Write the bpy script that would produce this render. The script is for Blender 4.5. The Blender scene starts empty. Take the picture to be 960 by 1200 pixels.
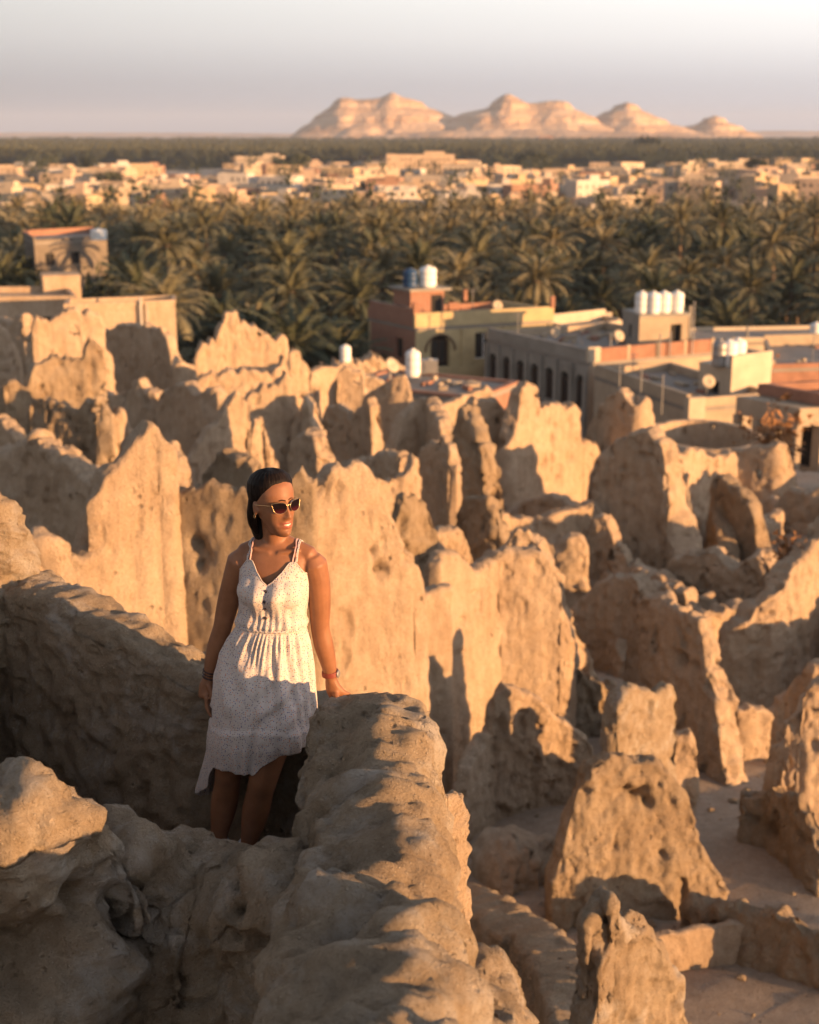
import bpy, math, random
import numpy as np
from mathutils import Vector, Matrix
R = math.radians
scene = bpy.context.scene
col = scene.collection
random.seed(7)
rng = np.random.default_rng(7)

# ------------------------------------------------------------------ camera
CAM_H = 28.0
PITCH = 15.0
F_PX = 1667.0            # focal length in pixels of the 960 x 1200 photograph
cd = bpy.data.cameras.new('camera')
cam = bpy.data.objects.new('camera', cd)
col.objects.link(cam)
scene.camera = cam
cam.location = (0, 0, CAM_H)
cam.rotation_euler = (R(90 - PITCH), 0, 0)
cd.sensor_fit = 'VERTICAL'
cd.sensor_height = 36.0
cd.sensor_width = 28.8
cd.lens = 50.0
cd.clip_start = 0.05
cd.clip_end = 40000
cd.dof.use_dof = True
cd.dof.focus_distance = 5.2
cd.dof.aperture_fstop = 3.0

# ------------------------------------------------------------------ world and sun
SUN_EL = 4.8
SUN_AZ = 60.0            # degrees to the right of straight behind the camera
sx, sy, sz = (math.sin(R(SUN_AZ)) * math.cos(R(SUN_EL)), -math.cos(R(SUN_AZ)) * math.cos(R(SUN_EL)), math.sin(R(SUN_EL)))
SUN = Vector((sx, sy, sz))
world = bpy.data.worlds.new('World')
scene.world = world
world.use_nodes = True
wn, wl = world.node_tree.nodes, world.node_tree.links
for n in list(wn): wn.remove(n)
sky = wn.new('ShaderNodeTexSky')
sky.sky_type = 'NISHITA'
sky.sun_disc = False
sky.sun_elevation = R(SUN_EL)
sky.sun_rotation = math.atan2(sx, sy)
sky.altitude = 0
sky.air_density = 1.0
sky.dust_density = 4.0
sky.ozone_density = 1.0
hs = wn.new('ShaderNodeHueSaturation'); hs.inputs['Saturation'].default_value = 0.45
tc = wn.new('ShaderNodeTexCoord')
sep = wn.new('ShaderNodeSeparateXYZ'); wl.new(tc.outputs['Generated'], sep.inputs[0])
ramp = wn.new('ShaderNodeValToRGB')
wl.new(sep.outputs['Z'], ramp.inputs[0])
e = ramp.color_ramp.elements
e[0].position = 0.0; e[0].color = (1.55, 1.62, 1.85, 1)
e[1].position = 1.0; e[1].color = (0.65, 0.75, 1.0, 1)
for p, c in ((0.03, (1.95, 1.93, 2.03, 1)), (0.06, (2.85, 2.78, 2.75, 1)), (0.09, (3.35, 3.3, 3.2, 1)), (0.14, (3.4, 3.4, 3.3, 1)), (0.35, (1.9, 1.95, 2.15, 1))):
    q = ramp.color_ramp.elements.new(p); q.color = c
# the dusty air is a little brighter toward the right of the view
azm = wn.new('ShaderNodeMapRange'); wl.new(sep.outputs['X'], azm.inputs[0])
azm.inputs['From Min'].default_value = -0.35; azm.inputs['From Max'].default_value = 0.9
azm.inputs['To Min'].default_value = 0.88; azm.inputs['To Max'].default_value = 2.1
vm = wn.new('ShaderNodeVectorMath'); vm.operation = 'SCALE'
wl.new(ramp.outputs[0], vm.inputs[0]); wl.new(azm.outputs[0], vm.inputs['Scale'])
mixw = wn.new('ShaderNodeMix'); mixw.data_type = 'RGBA'; mixw.inputs[0].default_value = 0.88
wl.new(sky.outputs[0], hs.inputs['Color'])
wl.new(hs.outputs[0], mixw.inputs[6]); wl.new(vm.outputs[0], mixw.inputs[7])
bg = wn.new('ShaderNodeBackground'); bg.inputs['Strength'].default_value = 0.10
wo = wn.new('ShaderNodeOutputWorld')
wl.new(mixw.outputs[2], bg.inputs[0]); wl.new(bg.outputs[0], wo.inputs[0])

sd = bpy.data.lights.new('sun', 'SUN')
sd.energy = 5.0
sd.angle = R(0.55)
sd.color = (1.0, 0.55, 0.235)
sun = bpy.data.objects.new('sun', sd); col.objects.link(sun)
sun.rotation_euler = SUN.to_track_quat('Z', 'Y').to_euler()
sun.location = (20, -10, 60)

scene.view_settings.view_transform = 'Standard'
scene.view_settings.look = 'None'
scene.view_settings.gamma = 1.0
scene.view_settings.exposure = 1.42
scene.view_settings.use_curve_mapping = False
scene.render.resolution_x = 819
scene.render.resolution_y = 1024
scene.render.engine = 'CYCLES'
try:
    scene.cycles.max_bounces = 6
    scene.cycles.diffuse_bounces = 3
    scene.cycles.transparent_max_bounces = 8
    scene.cycles.volume_bounces = 0
except Exception: pass

# ------------------------------------------------------------------ places read off the photograph
CT, ST = math.cos(R(PITCH)), math.sin(R(PITCH))
def at(px, py, Y):
    """world point seen at photograph pixel (px, py) at horizontal distance Y"""
    u, v = (px - 480) / F_PX, (600 - py) / F_PX
    k = Y / (CT + v * ST)
    return Vector((u * k, Y, CAM_H + k * (v * CT - ST)))
def at_z(px, py, z):
    u, v = (px - 480) / F_PX, (600 - py) / F_PX
    k = (z - CAM_H) / (v * CT - ST)
    return Vector((u * k, k * (CT + v * ST), z))

# ------------------------------------------------------------------ noise
def _h(ix, iy, iz, s):
    n = (ix * 374761393 + iy * 668265263 + iz * 2147483647 + s * 1442695041) & 0xffffffff
    n = ((n ^ (n >> 13)) * 1274126177) & 0xffffffff
    n = n ^ (n >> 16)
    return (n & 0xffff) / 32767.5 - 1.0
def vnoise(P, s=0):
    P = np.asarray(P, dtype=np.float64)
    i = np.floor(P).astype(np.int64); f = P - i
    f = f * f * f * (f * (f * 6 - 15) + 10)
    x, y, z = i[..., 0], i[..., 1], i[..., 2]
    fx, fy, fz = f[..., 0], f[..., 1], f[..., 2]
    def l(a, b, t): return a + (b - a) * t
    return l(l(l(_h(x, y, z, s), _h(x+1, y, z, s), fx), l(_h(x, y+1, z, s), _h(x+1, y+1, z, s), fx), fy),
             l(l(_h(x, y, z+1, s), _h(x+1, y, z+1, s), fx), l(_h(x, y+1, z+1, s), _h(x+1, y+1, z+1, s), fx), fy), fz)
def fbm(P, o=3, s=0):
    P = np.asarray(P, dtype=np.float64)
    a, r, t = 1.0, 0, 0
    for k in range(o):
        r = r + a * vnoise(P * (2.03 ** k) + 17.3 * k, s + k); t += a; a *= 0.5
    return r / t

# ------------------------------------------------------------------ object helpers
def tag(o, label=None, cat=None, group=None, kind=None):
    if label: o['label'] = label
    if cat: o['category'] = cat
    if group: o['group'] = group
    if kind: o['kind'] = kind
    return o
def empty(name, loc, label, cat, group=None, rz=0):
    o = bpy.data.objects.new(name, None); col.objects.link(o)
    o.location = loc; o.rotation_euler = (0, 0, rz); o.empty_display_size = 0.2
    return tag(o, label, cat, group)
def mesh_np(name, V, quads=None, tris=None, mat=None, parent=None, smooth=True, origin=None, mats=None, midx=None):
    V = np.asarray(V, dtype=np.float32).reshape(-1, 3)
    if origin is None: origin = (0, 0, 0)
    org = np.array(origin, dtype=np.float32)
    V = V - org
    me = bpy.data.meshes.new(name)
    q = np.zeros((0, 4), int) if quads is None else np.asarray(quads, int).reshape(-1, 4)
    t = np.zeros((0, 3), int) if tris is None else np.asarray(tris, int).reshape(-1, 3)
    me.vertices.add(len(V)); me.vertices.foreach_set('co', V.ravel())
    nl = q.size + t.size
    me.loops.add(nl)
    me.loops.foreach_set('vertex_index', np.concatenate([q.ravel(), t.ravel()]).astype(np.int32))
    me.polygons.add(len(q) + len(t))
    st = np.concatenate([np.arange(len(q)) * 4, q.size + np.arange(len(t)) * 3]).astype(np.int32)
    me.polygons.foreach_set('loop_start', st)
    me.polygons.foreach_set('use_smooth', np.full(len(q) + len(t), smooth))
    if mats:
        for m in mats: me.materials.append(m)
        if midx is not None: me.polygons.foreach_set('material_index', np.asarray(midx, np.int32))
    elif mat: me.materials.append(mat)
    me.update(calc_edges=True); me.validate()
    o = bpy.data.objects.new(name, me); col.objects.link(o)
    if parent is not None: o.parent = parent
    o.location = origin if parent is None else origin
    return o
class MB:
    """collects simple solids into one mesh (local coordinates)"""
    def __init__(s): s.v = []; s.f = []; s.m = []
    def add(s, vs, fs, mi=0):
        b = len(s.v); s.v += [tuple(v) for v in vs]
        for f in fs: s.f.append(tuple(b + i for i in f)); s.m.append(mi)
    def box(s, c, d, rz=0, mi=0):
        cx, cy, cz = c; hx, hy, hz = d[0] / 2, d[1] / 2, d[2] / 2
        cr, sr = math.cos(rz), math.sin(rz); vs = []
        for z in (-hz, hz):
            for x, y in ((-hx, -hy), (hx, -hy), (hx, hy), (-hx, hy)):
                vs.append((cx + x * cr - y * sr, cy + x * sr + y * cr, cz + z))
        s.add(vs, [(0, 3, 2, 1), (4, 5, 6, 7), (0, 1, 5, 4), (1, 2, 6, 5), (2, 3, 7, 6), (3, 0, 4, 7)], mi)
    def tube(s, p0, p1, r0, r1=None, n=8, mi=0, cap=True):
        r1 = r0 if r1 is None else r1
        p0, p1 = Vector(p0), Vector(p1); d = (p1 - p0).normalized()
        a = d.orthogonal().normalized(); b = d.cross(a); vs = []
        for p, r in ((p0, r0), (p1, r1)):
            for k in range(n):
                t = 2 * math.pi * k / n; vs.append(p + a * r * math.cos(t) + b * r * math.sin(t))
        fs = [(k, (k + 1) % n, n + (k + 1) % n, n + k) for k in range(n)]
        if cap: fs += [tuple(range(n))[::-1], tuple(range(n, 2 * n))]
        s.add(vs, fs, mi)
    def lathe(s, prof, c=(0, 0, 0), n=20, mi=0):
        vs = []; fs = []
        for r, z in prof:
            for k in range(n):
                t = 2 * math.pi * k / n; vs.append((c[0] + r * math.cos(t), c[1] + r * math.sin(t), c[2] + z))
        for j in range(len(prof) - 1):
            for k in range(n):
                fs.append((j * n + k, j * n + (k + 1) % n, (j + 1) * n + (k + 1) % n, (j + 1) * n + k))
        fs.append(tuple(range(n))[::-1]); fs.append(tuple(range((len(prof) - 1) * n, len(prof) * n)))
        s.add(vs, fs, mi)
    def build(s, name, mat, parent=None, loc=None, rz=0, smooth=False, mats=None):
        me = bpy.data.meshes.new(name); me.from_pydata(s.v, [], s.f)
        for m in (mats or [mat]): me.materials.append(m)
        me.polygons.foreach_set('material_index', s.m)
        me.polygons.foreach_set('use_smooth', [smooth] * len(s.f)); me.update()
        o = bpy.data.objects.new(name, me); col.objects.link(o)
        if parent is not None: o.parent = parent
        if loc is not None: o.location = loc
        if rz: o.rotation_euler = (0, 0, rz)
        return o

# ------------------------------------------------------------------ materials
def new_mat(name):
    m = bpy.data.materials.new(name); m.use_nodes = True
    nt = m.node_tree; b = nt.nodes['Principled BSDF']
    return m, nt, b
def pos(nt):
    g = nt.nodes.new('ShaderNodeNewGeometry'); return g.outputs['Position']
def noise(nt, vec, scale, detail=4, rough=0.55, stretch=None):
    if stretch:
        mp = nt.nodes.new('ShaderNodeMapping'); mp.inputs['Scale'].default_value = stretch
        nt.links.new(vec, mp.inputs[0]); vec = mp.outputs[0]
    n = nt.nodes.new('ShaderNodeTexNoise'); n.inputs['Scale'].default_value = scale
    n.inputs['Detail'].default_value = detail; n.inputs['Roughness'].default_value = rough
    nt.links.new(vec, n.inputs['Vector']); return n.outputs['Fac']
def cramp(nt, fac, stops):
    r = nt.nodes.new('ShaderNodeValToRGB'); nt.links.new(fac, r.inputs[0])
    e = r.color_ramp.elements
    e[0].position = stops[0][0]; e[0].color = (*stops[0][1], 1)
    e[1].position = stops[-1][0]; e[1].color = (*stops[-1][1], 1)
    for p, c in stops[1:-1]:
        q = r.color_ramp.elements.new(p); q.color = (*c, 1)
    return r.outputs[0]
def mixc(nt, fac, a, b, mode='MIX'):
    m = nt.nodes.new('ShaderNodeMix'); m.data_type = 'RGBA'; m.blend_type = mode
    for sock, v in ((m.inputs[0], fac), (m.inputs[6], a), (m.inputs[7], b)):
        if isinstance(v, (int, float)): sock.default_value = v
        elif isinstance(v, tuple): sock.default_value = (*v, 1) if len(v) == 3 else v
        else: nt.links.new(v, sock)
    return m.outputs[2]
def math_n(nt, op, a, b=0.0):
    m = nt.nodes.new('ShaderNodeMath'); m.operation = op
    for sock, v in ((m.inputs[0], a), (m.inputs[1], b)):
        if isinstance(v, (int, float)): sock.default_value = v
        else: nt.links.new(v, sock)
    return m.outputs[0]
def bump(nt, b, height, dist, strength=1.0, prev=None):
    n = nt.nodes.new('ShaderNodeBump'); n.inputs['Distance'].default_value = dist
    n.inputs['Strength'].default_value = strength
    nt.links.new(height, n.inputs['Height'])
    if prev is not None: nt.links.new(prev, n.inputs['Normal'])
    nt.links.new(n.outputs[0], b.inputs['Normal']); return n.outputs[0]

def mud_material(name, base, light, dark, fine=1.0, fr=1.0, pale=0.0):
    m, nt, b = new_mat(name)
    p = pos(nt)
    big = noise(nt, p, 0.9, 5, 0.6)
    med = noise(nt, p, 5.0 * fr, 8, 0.7)
    grain = noise(nt, p, 42.0 * fr, 6, 0.75)
    streak = noise(nt, p, 3.0 * fr, 6, 0.65, (2.4, 2.4, 0.35) if fr == 1 else (1.4, 1.4, 0.8))
    c = cramp(nt, big, [(0.3, dark), (0.5, base), (0.72, light)])
    c2 = cramp(nt, med, [(0.28, tuple(x * 0.72 for x in base)), (0.5, base), (0.75, light)])
    c = mixc(nt, 0.5, c, c2)
    st = cramp(nt, streak, [(0.35, (0.74, 0.70, 0.66)), (0.6, (1.0, 1.0, 1.0))])
    c = mixc(nt, 0.45, c, mixc(nt, 1.0, c, st, 'MULTIPLY'))
    gr = cramp(nt, grain, [(0.3, (0.70, 0.66, 0.62)), (0.52, (1, 1, 1)), (0.78, (1.18, 1.18, 1.18))])
    c = mixc(nt, 0.7, c, mixc(nt, 1.0, c, gr, 'MULTIPLY'))
    # grit and salt crystals
    v = nt.nodes.new('ShaderNodeTexVoronoi'); v.inputs['Scale'].default_value = 26.0 * fr
    nt.links.new(p, v.inputs['Vector'])
    pebble = cramp(nt, v.outputs['Distance'], [(0.10, (1, 1, 1)), (0.24, (0, 0, 0))])
    sel = cramp(nt, noise(nt, p, 9.0, 3), [(0.52, (0, 0, 0)), (0.62, (1, 1, 1))])
    pm = mixc(nt, 1.0, pebble, sel, 'MULTIPLY')
    c = mixc(nt, math_n(nt, 'MULTIPLY', pm, 0.45), c, tuple(min(1, x * 1.35) for x in light))
    # small pits
    v2 = nt.nodes.new('ShaderNodeTexVoronoi'); v2.inputs['Scale'].default_value = 9.0 * fr
    nt.links.new(p, v2.inputs['Vector'])
    pit = cramp(nt, v2.outputs['Distance'], [(0.08, (1, 1, 1)), (0.26, (0, 0, 0))])
    sel2 = cramp(nt, noise(nt, p, 2.2, 4), [(0.54, (0, 0, 0)), (0.66, (1, 1, 1))])
    pitm = mixc(nt, 1.0, pit, sel2, 'MULTIPLY')
    c = mixc(nt, math_n(nt, 'MULTIPLY', pitm, 0.55), c, tuple(x * 0.5 for x in dark))
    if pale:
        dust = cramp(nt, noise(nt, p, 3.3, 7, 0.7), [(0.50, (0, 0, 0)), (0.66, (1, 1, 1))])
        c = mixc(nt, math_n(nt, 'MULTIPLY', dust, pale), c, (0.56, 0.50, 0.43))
    nt.links.new(c, b.inputs['Base Color'])
    b.inputs['Roughness'].default_value = 0.95
    b.inputs['Specular IOR Level'].default_value = 0.12
    n1 = bump(nt, b, med, 0.10 * fine, 0.8)
    n2 = bump(nt, b, streak, 0.05 * fine, 0.7, n1)
    n3 = bump(nt, b, grain, (0.024 if fr == 1 else 0.045) * fine / fr, 1.0, n2)
    n4 = bump(nt, b, pebble, 0.008 * fine, 0.8, n3)
    inv = math_n(nt, 'MULTIPLY', pitm, -1.0)
    bump(nt, b, inv, 0.05 * fine, 0.9, n4)
    return m
MUD = mud_material('sun_dried_mud', (0.50, 0.375, 0.26), (0.60, 0.48, 0.36), (0.38, 0.27, 0.18))
MUD_ROUGH = mud_material('coarse_salt_mud', (0.44, 0.33, 0.22), (0.60, 0.49, 0.37), (0.29, 0.20, 0.13), 1.7)

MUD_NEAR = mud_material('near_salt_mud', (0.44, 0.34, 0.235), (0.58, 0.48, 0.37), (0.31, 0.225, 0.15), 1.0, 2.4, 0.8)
def plain_mat(name, color, rough=0.7, var=0.18, scale=3.0, bumpd=0.0, metal=0.0, spec=0.3):
    m, nt, b = new_mat(name)
    p = pos(nt)
    n = noise(nt, p, scale, 5, 0.6)
    c = cramp(nt, n, [(0.3, tuple(x * (1 - var) for x in color)), (0.7, tuple(min(1, x * (1 + var)) for x in color))])
    nt.links.new(c, b.inputs['Base Color'])
    b.inputs['Roughness'].default_value = rough; b.inputs['Metallic'].default_value = metal
    b.inputs['Specular IOR Level'].default_value = spec
    if bumpd: bump(nt, b, noise(nt, p, scale * 6, 4), bumpd)
    return m
METAL = plain_mat('dull_metal', (0.30, 0.29, 0.28), 0.5, 0.15, 2.0, 0, 0.6)
# ------------------------------------------------------------------ terrain
_DY = np.array([-80, 0, 10, 15, 20, 25, 30, 35, 40, 50, 60, 70, 80, 90, 110, 40000.])
_DD = np.array([8.0, 8.0, 8.0, 8.1, 8.8, 9.5, 10.2, 10.8, 11.4, 12.6, 14.2, 17.5, 22.5, 26.0, 28.0, 28.0])
def terrain(x, y):
    x = np.asarray(x, float); y = np.asarray(y, float)
    d = np.interp(y, _DY, _DD)
    sidex = np.clip((np.abs(x - 5) - 32) / 45, 0, 1)
    back = np.clip((-y - 30) / 60, 0, 1)
    k = np.maximum(sidex, back); k = k * k * (3 - 2 * k)
    d = d + (28 - d) * k
    mx = np.clip((-0.05 - x) / 0.45, 0, 1) * np.clip((x + 9) / 3.5, 0, 1); my = np.clip((5.9 - y) / 0.5, 0, 1) * np.clip((y + 14) / 5, 0, 1)
    d = d + (3.4 - d) * np.where(d < 12, mx * my, 0)
    w = np.clip((28.0 - d) / 6, 0, 1)
    P = np.stack([x, y, np.zeros_like(x)], -1)
    z = CAM_H - d + w * (0.22 * fbm(P / 2.6, 3, 11) + 0.05 * fbm(P / 0.5, 2, 12)) + 0.25 * (1 - w) * fbm(P / 40, 2, 13)
    return z
def sgrid(lo, hi, fine, c, n):
    t = np.linspace(-1, 1, n)
    k = 6.2
    s = np.sinh(k * t) / np.sinh(k)
    g = np.where(s < 0, c + s * (c - lo), c + s * (hi - c))
    # add a linear core so that near cells stay small
    core = np.linspace(c - fine, c + fine, n)
    return np.unique(np.concatenate([g, core]))
gx = sgrid(-12000, 12000, 26, 4, 150)
gy = np.unique(np.concatenate([np.linspace(-6, 75, 330), np.linspace(75, 130, 50), np.geomspace(130, 14000, 60), -np.geomspace(6, 9000, 50)]))
X, Y = np.meshgrid(gx, gy)
Zt = terrain(X, Y)
V = np.stack([X, Y, Zt], -1).reshape(-1, 3)
nx_, ny_ = len(gx), len(gy)
ii, jj = np.meshgrid(np.arange(nx_ - 1), np.arange(ny_ - 1))
a = (jj * nx_ + ii).ravel()
GROUND_MAT = mud_material('dusty_ground', (0.46, 0.36, 0.27), (0.54, 0.43, 0.33), (0.38, 0.29, 0.21), 0.9)
ground = mesh_np('ground', V, quads=np.stack([a, a + 1, a + nx_ + 1, a + nx_], -1), mat=GROUND_MAT)
tag(ground, 'dusty tan ground between the ruined mud walls, sloping down to the oasis plain', kind='structure')

# ------------------------------------------------------------------ ruined mud walls
def smoothstep(t): t = np.clip(t, 0, 1); return t * t * (3 - 2 * t)
def resample(P, ds):
    L = np.concatenate([[0], np.cumsum(np.linalg.norm(np.diff(P, axis=0), axis=1))])
    n = max(8, int(L[-1] / ds))
    s = np.linspace(0, L[-1], n)
    return np.stack([np.interp(s, L, P[:, k]) for k in range(P.shape[1])], -1)
WALLS = []
def wall(label, pts, t=0.45, batter=0.10, amp=1.0, jag=1.0, cap=0.5, flat=1.0, holes=(), bumps=(), base=None, tilt=0.0, raw=False, lowamp=1.0, wings=None,
         depth=0.7, res=2.6, name='mud_ruin', cat='ruined wall', mat=None, group=None, hmax=None, rim=None, seed=None, endr=1.0):
    """a free-standing mud wall: pts = (px, py, Y) along its crest; it runs down to the terrain"""
    seed = len(WALLS) + 1 if seed is None else seed
    P = np.array([tuple(at(*p)) for p in pts])
    Ym = P[:, 1].mean()
    if Ym > 10 and not raw: t, batter, flat, endr = t * 0.46, batter * 1.05 + 0.02, min(flat, 0.75), min(endr, 0.5)
    if cap == 0.5: cap = 0.07 if Ym < 30 else 0.10
    near = Ym < 6.5 and name in ('parapet_wall', 'front_wall', 'room_wall', 'buttress', 'wall_stump')
    ds = max(0.0135 if near else 0.022, Ym / F_PX * res)
    # keep the plan moving forward even where the crest falls straight down
    dirv = P[-1, :2] - P[0, :2]; dirv = dirv / (np.linalg.norm(dirv) + 1e-9)
    for i in range(1, len(P)):
        stp = P[i, :2] - P[i - 1, :2]
        if np.linalg.norm(stp) < 0.02: P[i, :2] = P[i - 1, :2] + dirv * 0.02
    # the broken wall turns a corner at its ends, as the side walls of the rooms did
    if wings is None: wings = (0, 0) if (Ym < 14 or name != 'mud_ruin') else (random.Random(seed * 13).choice([1, 1, -1, 0]), random.Random(seed * 17).choice([1, -1, 1, 0]))
    if wings != (0, 0):
        rw = random.Random(seed * 7 + 1); Wd = max(0.8, np.linalg.norm(P[-1, :2] - P[0, :2]))
        def wing(p0, sgn, outx):
            zg0 = float(terrain(p0[0], p0[1])); out = []; ln_ = Wd * rw.uniform(.35, .8) + .6; a0 = rw.uniform(-.1, .55) * outx
            h0 = max(.3, min(p0[2] - zg0, 2.2 + Ym * .02)) * rw.uniform(.55, .8); steps = 6
            for q in range(1, steps + 1):
                f = q / steps; a = a0 * (1 + .5 * f)
                hh_ = h0 * (1 - .75 * f) + .12 * h0 * rw.uniform(-1, 1) * (1 - f) + .15
                out.append((p0[0] + math.sin(a) * ln_ * f, p0[1] - sgn * math.cos(a) * ln_ * f, zg0 + hh_))
            return out
        Pl = list(map(tuple, P))
        if wings[0]: Pl = wing(Pl[0], wings[0], -1)[::-1] + Pl
        if wings[1]: Pl = Pl + wing(Pl[-1], wings[1], 1)
        P = np.array(Pl)
    C = resample(P, ds)
    # smooth the plan a little
    for _ in range(3):
        C[1:-1, :2] = 0.25 * C[:-2, :2] + 0.5 * C[1:-1, :2] + 0.25 * C[2:, :2]
    n = len(C)
    zt = C[:, 2].copy()
    S = np.concatenate([[0], np.cumsum(np.linalg.norm(np.diff(C[:, :2], axis=0), axis=1))])
    q = np.stack([C[:, 0], C[:, 1], np.full(n, seed * 3.7)], -1)
    sc = min(1.0, 0.35 + Ym / 40)
    rdg = 1 - np.abs(fbm(q / 0.38, 2, 23)) * 2.4
    if Ym > 10: lowamp = lowamp * 0.6; zt += jag * sc * 0.16 * (np.round(fbm(q / 0.42, 2, 24) * 5) / 5 + 0.15 * fbm(q / .07, 2, 25))
    zt += jag * sc * 0.05 * (np.clip(rdg, -.6, 1) - .35)
    if near: lowamp = lowamp * 1.0
    zt += jag * sc * (0.08 * fbm(q / 0.45, 3, 21) + 0.12 * fbm(q / 0.13, 2, 22))
    T = np.gradient(C[:, :2], axis=0); T /= (np.linalg.norm(T, axis=1, keepdims=True) + 1e-9)
    for _ in range(6):
        T[1:-1] = 0.25 * T[:-2] + 0.5 * T[1:-1] + 0.25 * T[2:]
    T /= (np.linalg.norm(T, axis=1, keepdims=True) + 1e-9)
    N = np.stack([T[:, 1], -T[:, 0]], -1)          # points to the camera side for a wall drawn left to right
    zg = terrain(C[:, 0], C[:, 1]) - depth if base is None else np.full(n, float(base))
    zmax = zt.max()
    if hmax is not None: zg = np.maximum(zg, zmax - hmax)
    zt = np.maximum(zt, zg + 0.1)
    nr = int(min(110, max(10, (zmax - zg.min()) / (ds * 1.15))))
    if near: nr = 190
    capn = 14 if near else 9
    r = min(cap, 0.5 * t)
    # half thickness, closed at both ends
    dend = np.minimum(S, S[-1] - S)
    el = max(1e-3, min(t * 0.55 * endr, S[-1] * 0.45))
    ef = np.sqrt(np.clip(1 - (1 - np.clip(dend / el, 0, 1)) ** 2, 0, 1))
    tv = 1 + 0.22 * fbm(q / 0.9, 2, 31)
    rows_u = 1 - (1 - np.linspace(0, 1, nr)) ** (2.3 if near else 1.0)
    front = []; F_off = []; F_z = []
    for u in rows_u:                                  # front, bottom to shoulder
        z = zg + (zt - r - zg) * u
        half = (t / 2 * tv + batter * (zmax - z) * 0.5)
        F_off.append(half); F_z.append(z)
    hs_ = (t / 2 * tv + batter * (zmax - (zt - r)) * 0.5)
    rr = np.minimum(r, np.maximum(0.02, zt - zg))
    for k in range(1, capn):
        th = math.pi / 2 * k / capn
        F_off.append(hs_ * (math.cos(th) ** flat)); F_z.append(zt - rr + rr * math.sin(th) ** (flat if flat < 1 else 1))
    F_off = np.array(F_off); F_z = np.array(F_z)
    top_off = np.zeros((1, n)); top_z = zt[None]
    off = np.concatenate([F_off, top_off, -F_off[::-1]]) * ef[None]
    zz = np.concatenate([F_z, top_z, F_z[::-1]])
    m = off.shape[0]
    V = np.empty((m, n, 3))
    V[..., 0] = C[None, :, 0] + off * N[None, :, 0]
    V[..., 1] = C[None, :, 1] + off * N[None, :, 1]
    V[..., 2] = zz - tilt * off * smoothstep((zz - (zt[None] - 0.5)) / 0.3)
    # eroded relief
    dU = np.gradient(V, axis=1); dV = np.gradient(V, axis=0)
    Nn = np.cross(dU, dV); ln = np.linalg.norm(Nn, axis=-1, keepdims=True)
    Nn = np.where(ln > 1e-9, Nn / (ln + 1e-12), 0)
    if (Nn[nr // 2, n // 2, :2] * N[n // 2]).sum() < 0: Nn = -Nn
    Q = V.copy()
    Qs = V * np.array([1, 1, 0.35])
    d = 0.07 * lowamp * fbm(Q / 1.1, 3, 41) + 0.050 * fbm(Q / 0.33, 4, 42) + 0.035 * fbm(Qs / 0.20, 3, 43)
    rg = 1 - np.abs(fbm(Q / 0.55, 3, 44)) * 2.2
    d = d - 0.05 * np.clip(rg - 0.55, 0, 1)
    if ds < 0.05: d = d + 0.045 * fbm(Q / 0.10, 3, 45)
    # deep erosion pits
    pv = fbm(Q / 0.22, 2, 46); d = d - 0.075 * smoothstep((pv - 0.38) / 0.2)
    d = d * amp * sc
    if near: d = d + (0.4 if name == 'room_wall' else 1.0) * (0.010 * fbm(Q / 0.030, 2, 50) + 0.016 * (1 - np.abs(fbm(Q / 0.075, 2, 51)) * 3).clip(-1, 1))
    if Ym < 9: d = d + 0.018 * fbm(Q / 0.06, 3, 47) - 0.022 * smoothstep((fbm(Q / 0.09, 2, 49) - .30) / .2) + (0.012 if name == 'room_wall' else 0.028) * (1 - np.abs(fbm(Q / 0.20, 3, 48)) * 2.5).clip(-.5, 1)
    if bumps:
        kz_ = V[..., 1] * CT - (V[..., 2] - CAM_H) * ST
        bpx = 480 + F_PX * V[..., 0] / kz_; bpy_ = 600 - F_PX * (V[..., 1] * ST + (V[..., 2] - CAM_H) * CT) / kz_
    for (bx, by, bY, br, ba) in bumps:
        pd = np.hypot(bpx - bx, bpy_ - by); near_ = pd < max(8.0, pd.min() * 1.2)
        c = V[near_][np.argmin(V[near_][:, 1])]; dist = np.linalg.norm(V - c, axis=-1)
        d = d + ba * np.exp(-(dist / br) ** 2)
    keep = np.ones(m); keep[0] = 0; keep[-1] = 0
    V = V + Nn * (d * ef[None].clip(0.25, 1) * keep[:, None])[..., None]
    # faces
    I, J = np.meshgrid(np.arange(n - 1), np.arange(m - 1))
    I = I.ravel(); J = J.ravel()
    quads = np.stack([J * n + I, J * n + I + 1, (J + 1) * n + I + 1, (J + 1) * n + I], -1)
    if holes:
        kill = np.zeros((m - 1, n - 1), bool)
        Vc = 0.25 * (V[:-1, :-1] + V[1:, :-1] + V[:-1, 1:] + V[1:, 1:])
        relx = Vc[..., 0]; rely = Vc[..., 1]; relz = Vc[..., 2] - CAM_H
        k = rely * CT - relz * ST; pxx = 480 + F_PX * relx / k; pyy = 600 - F_PX * (rely * ST + relz * CT) / k
        for (hx, hy, hrx, hry) in holes:
            ang = np.arctan2(pyy - hy, pxx - hx)
            rad = ((pxx - hx) / hrx) ** 2 + ((pyy - hy) / hry) ** 2
            kill[:nr - 1] |= (rad < 1 + 0.35 * np.sin(3 * ang + hx))[:nr - 1]
        kill[0] = False
        for j in range(nr - 1): kill[m - 2 - j] |= kill[j]
        extra = []
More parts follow.
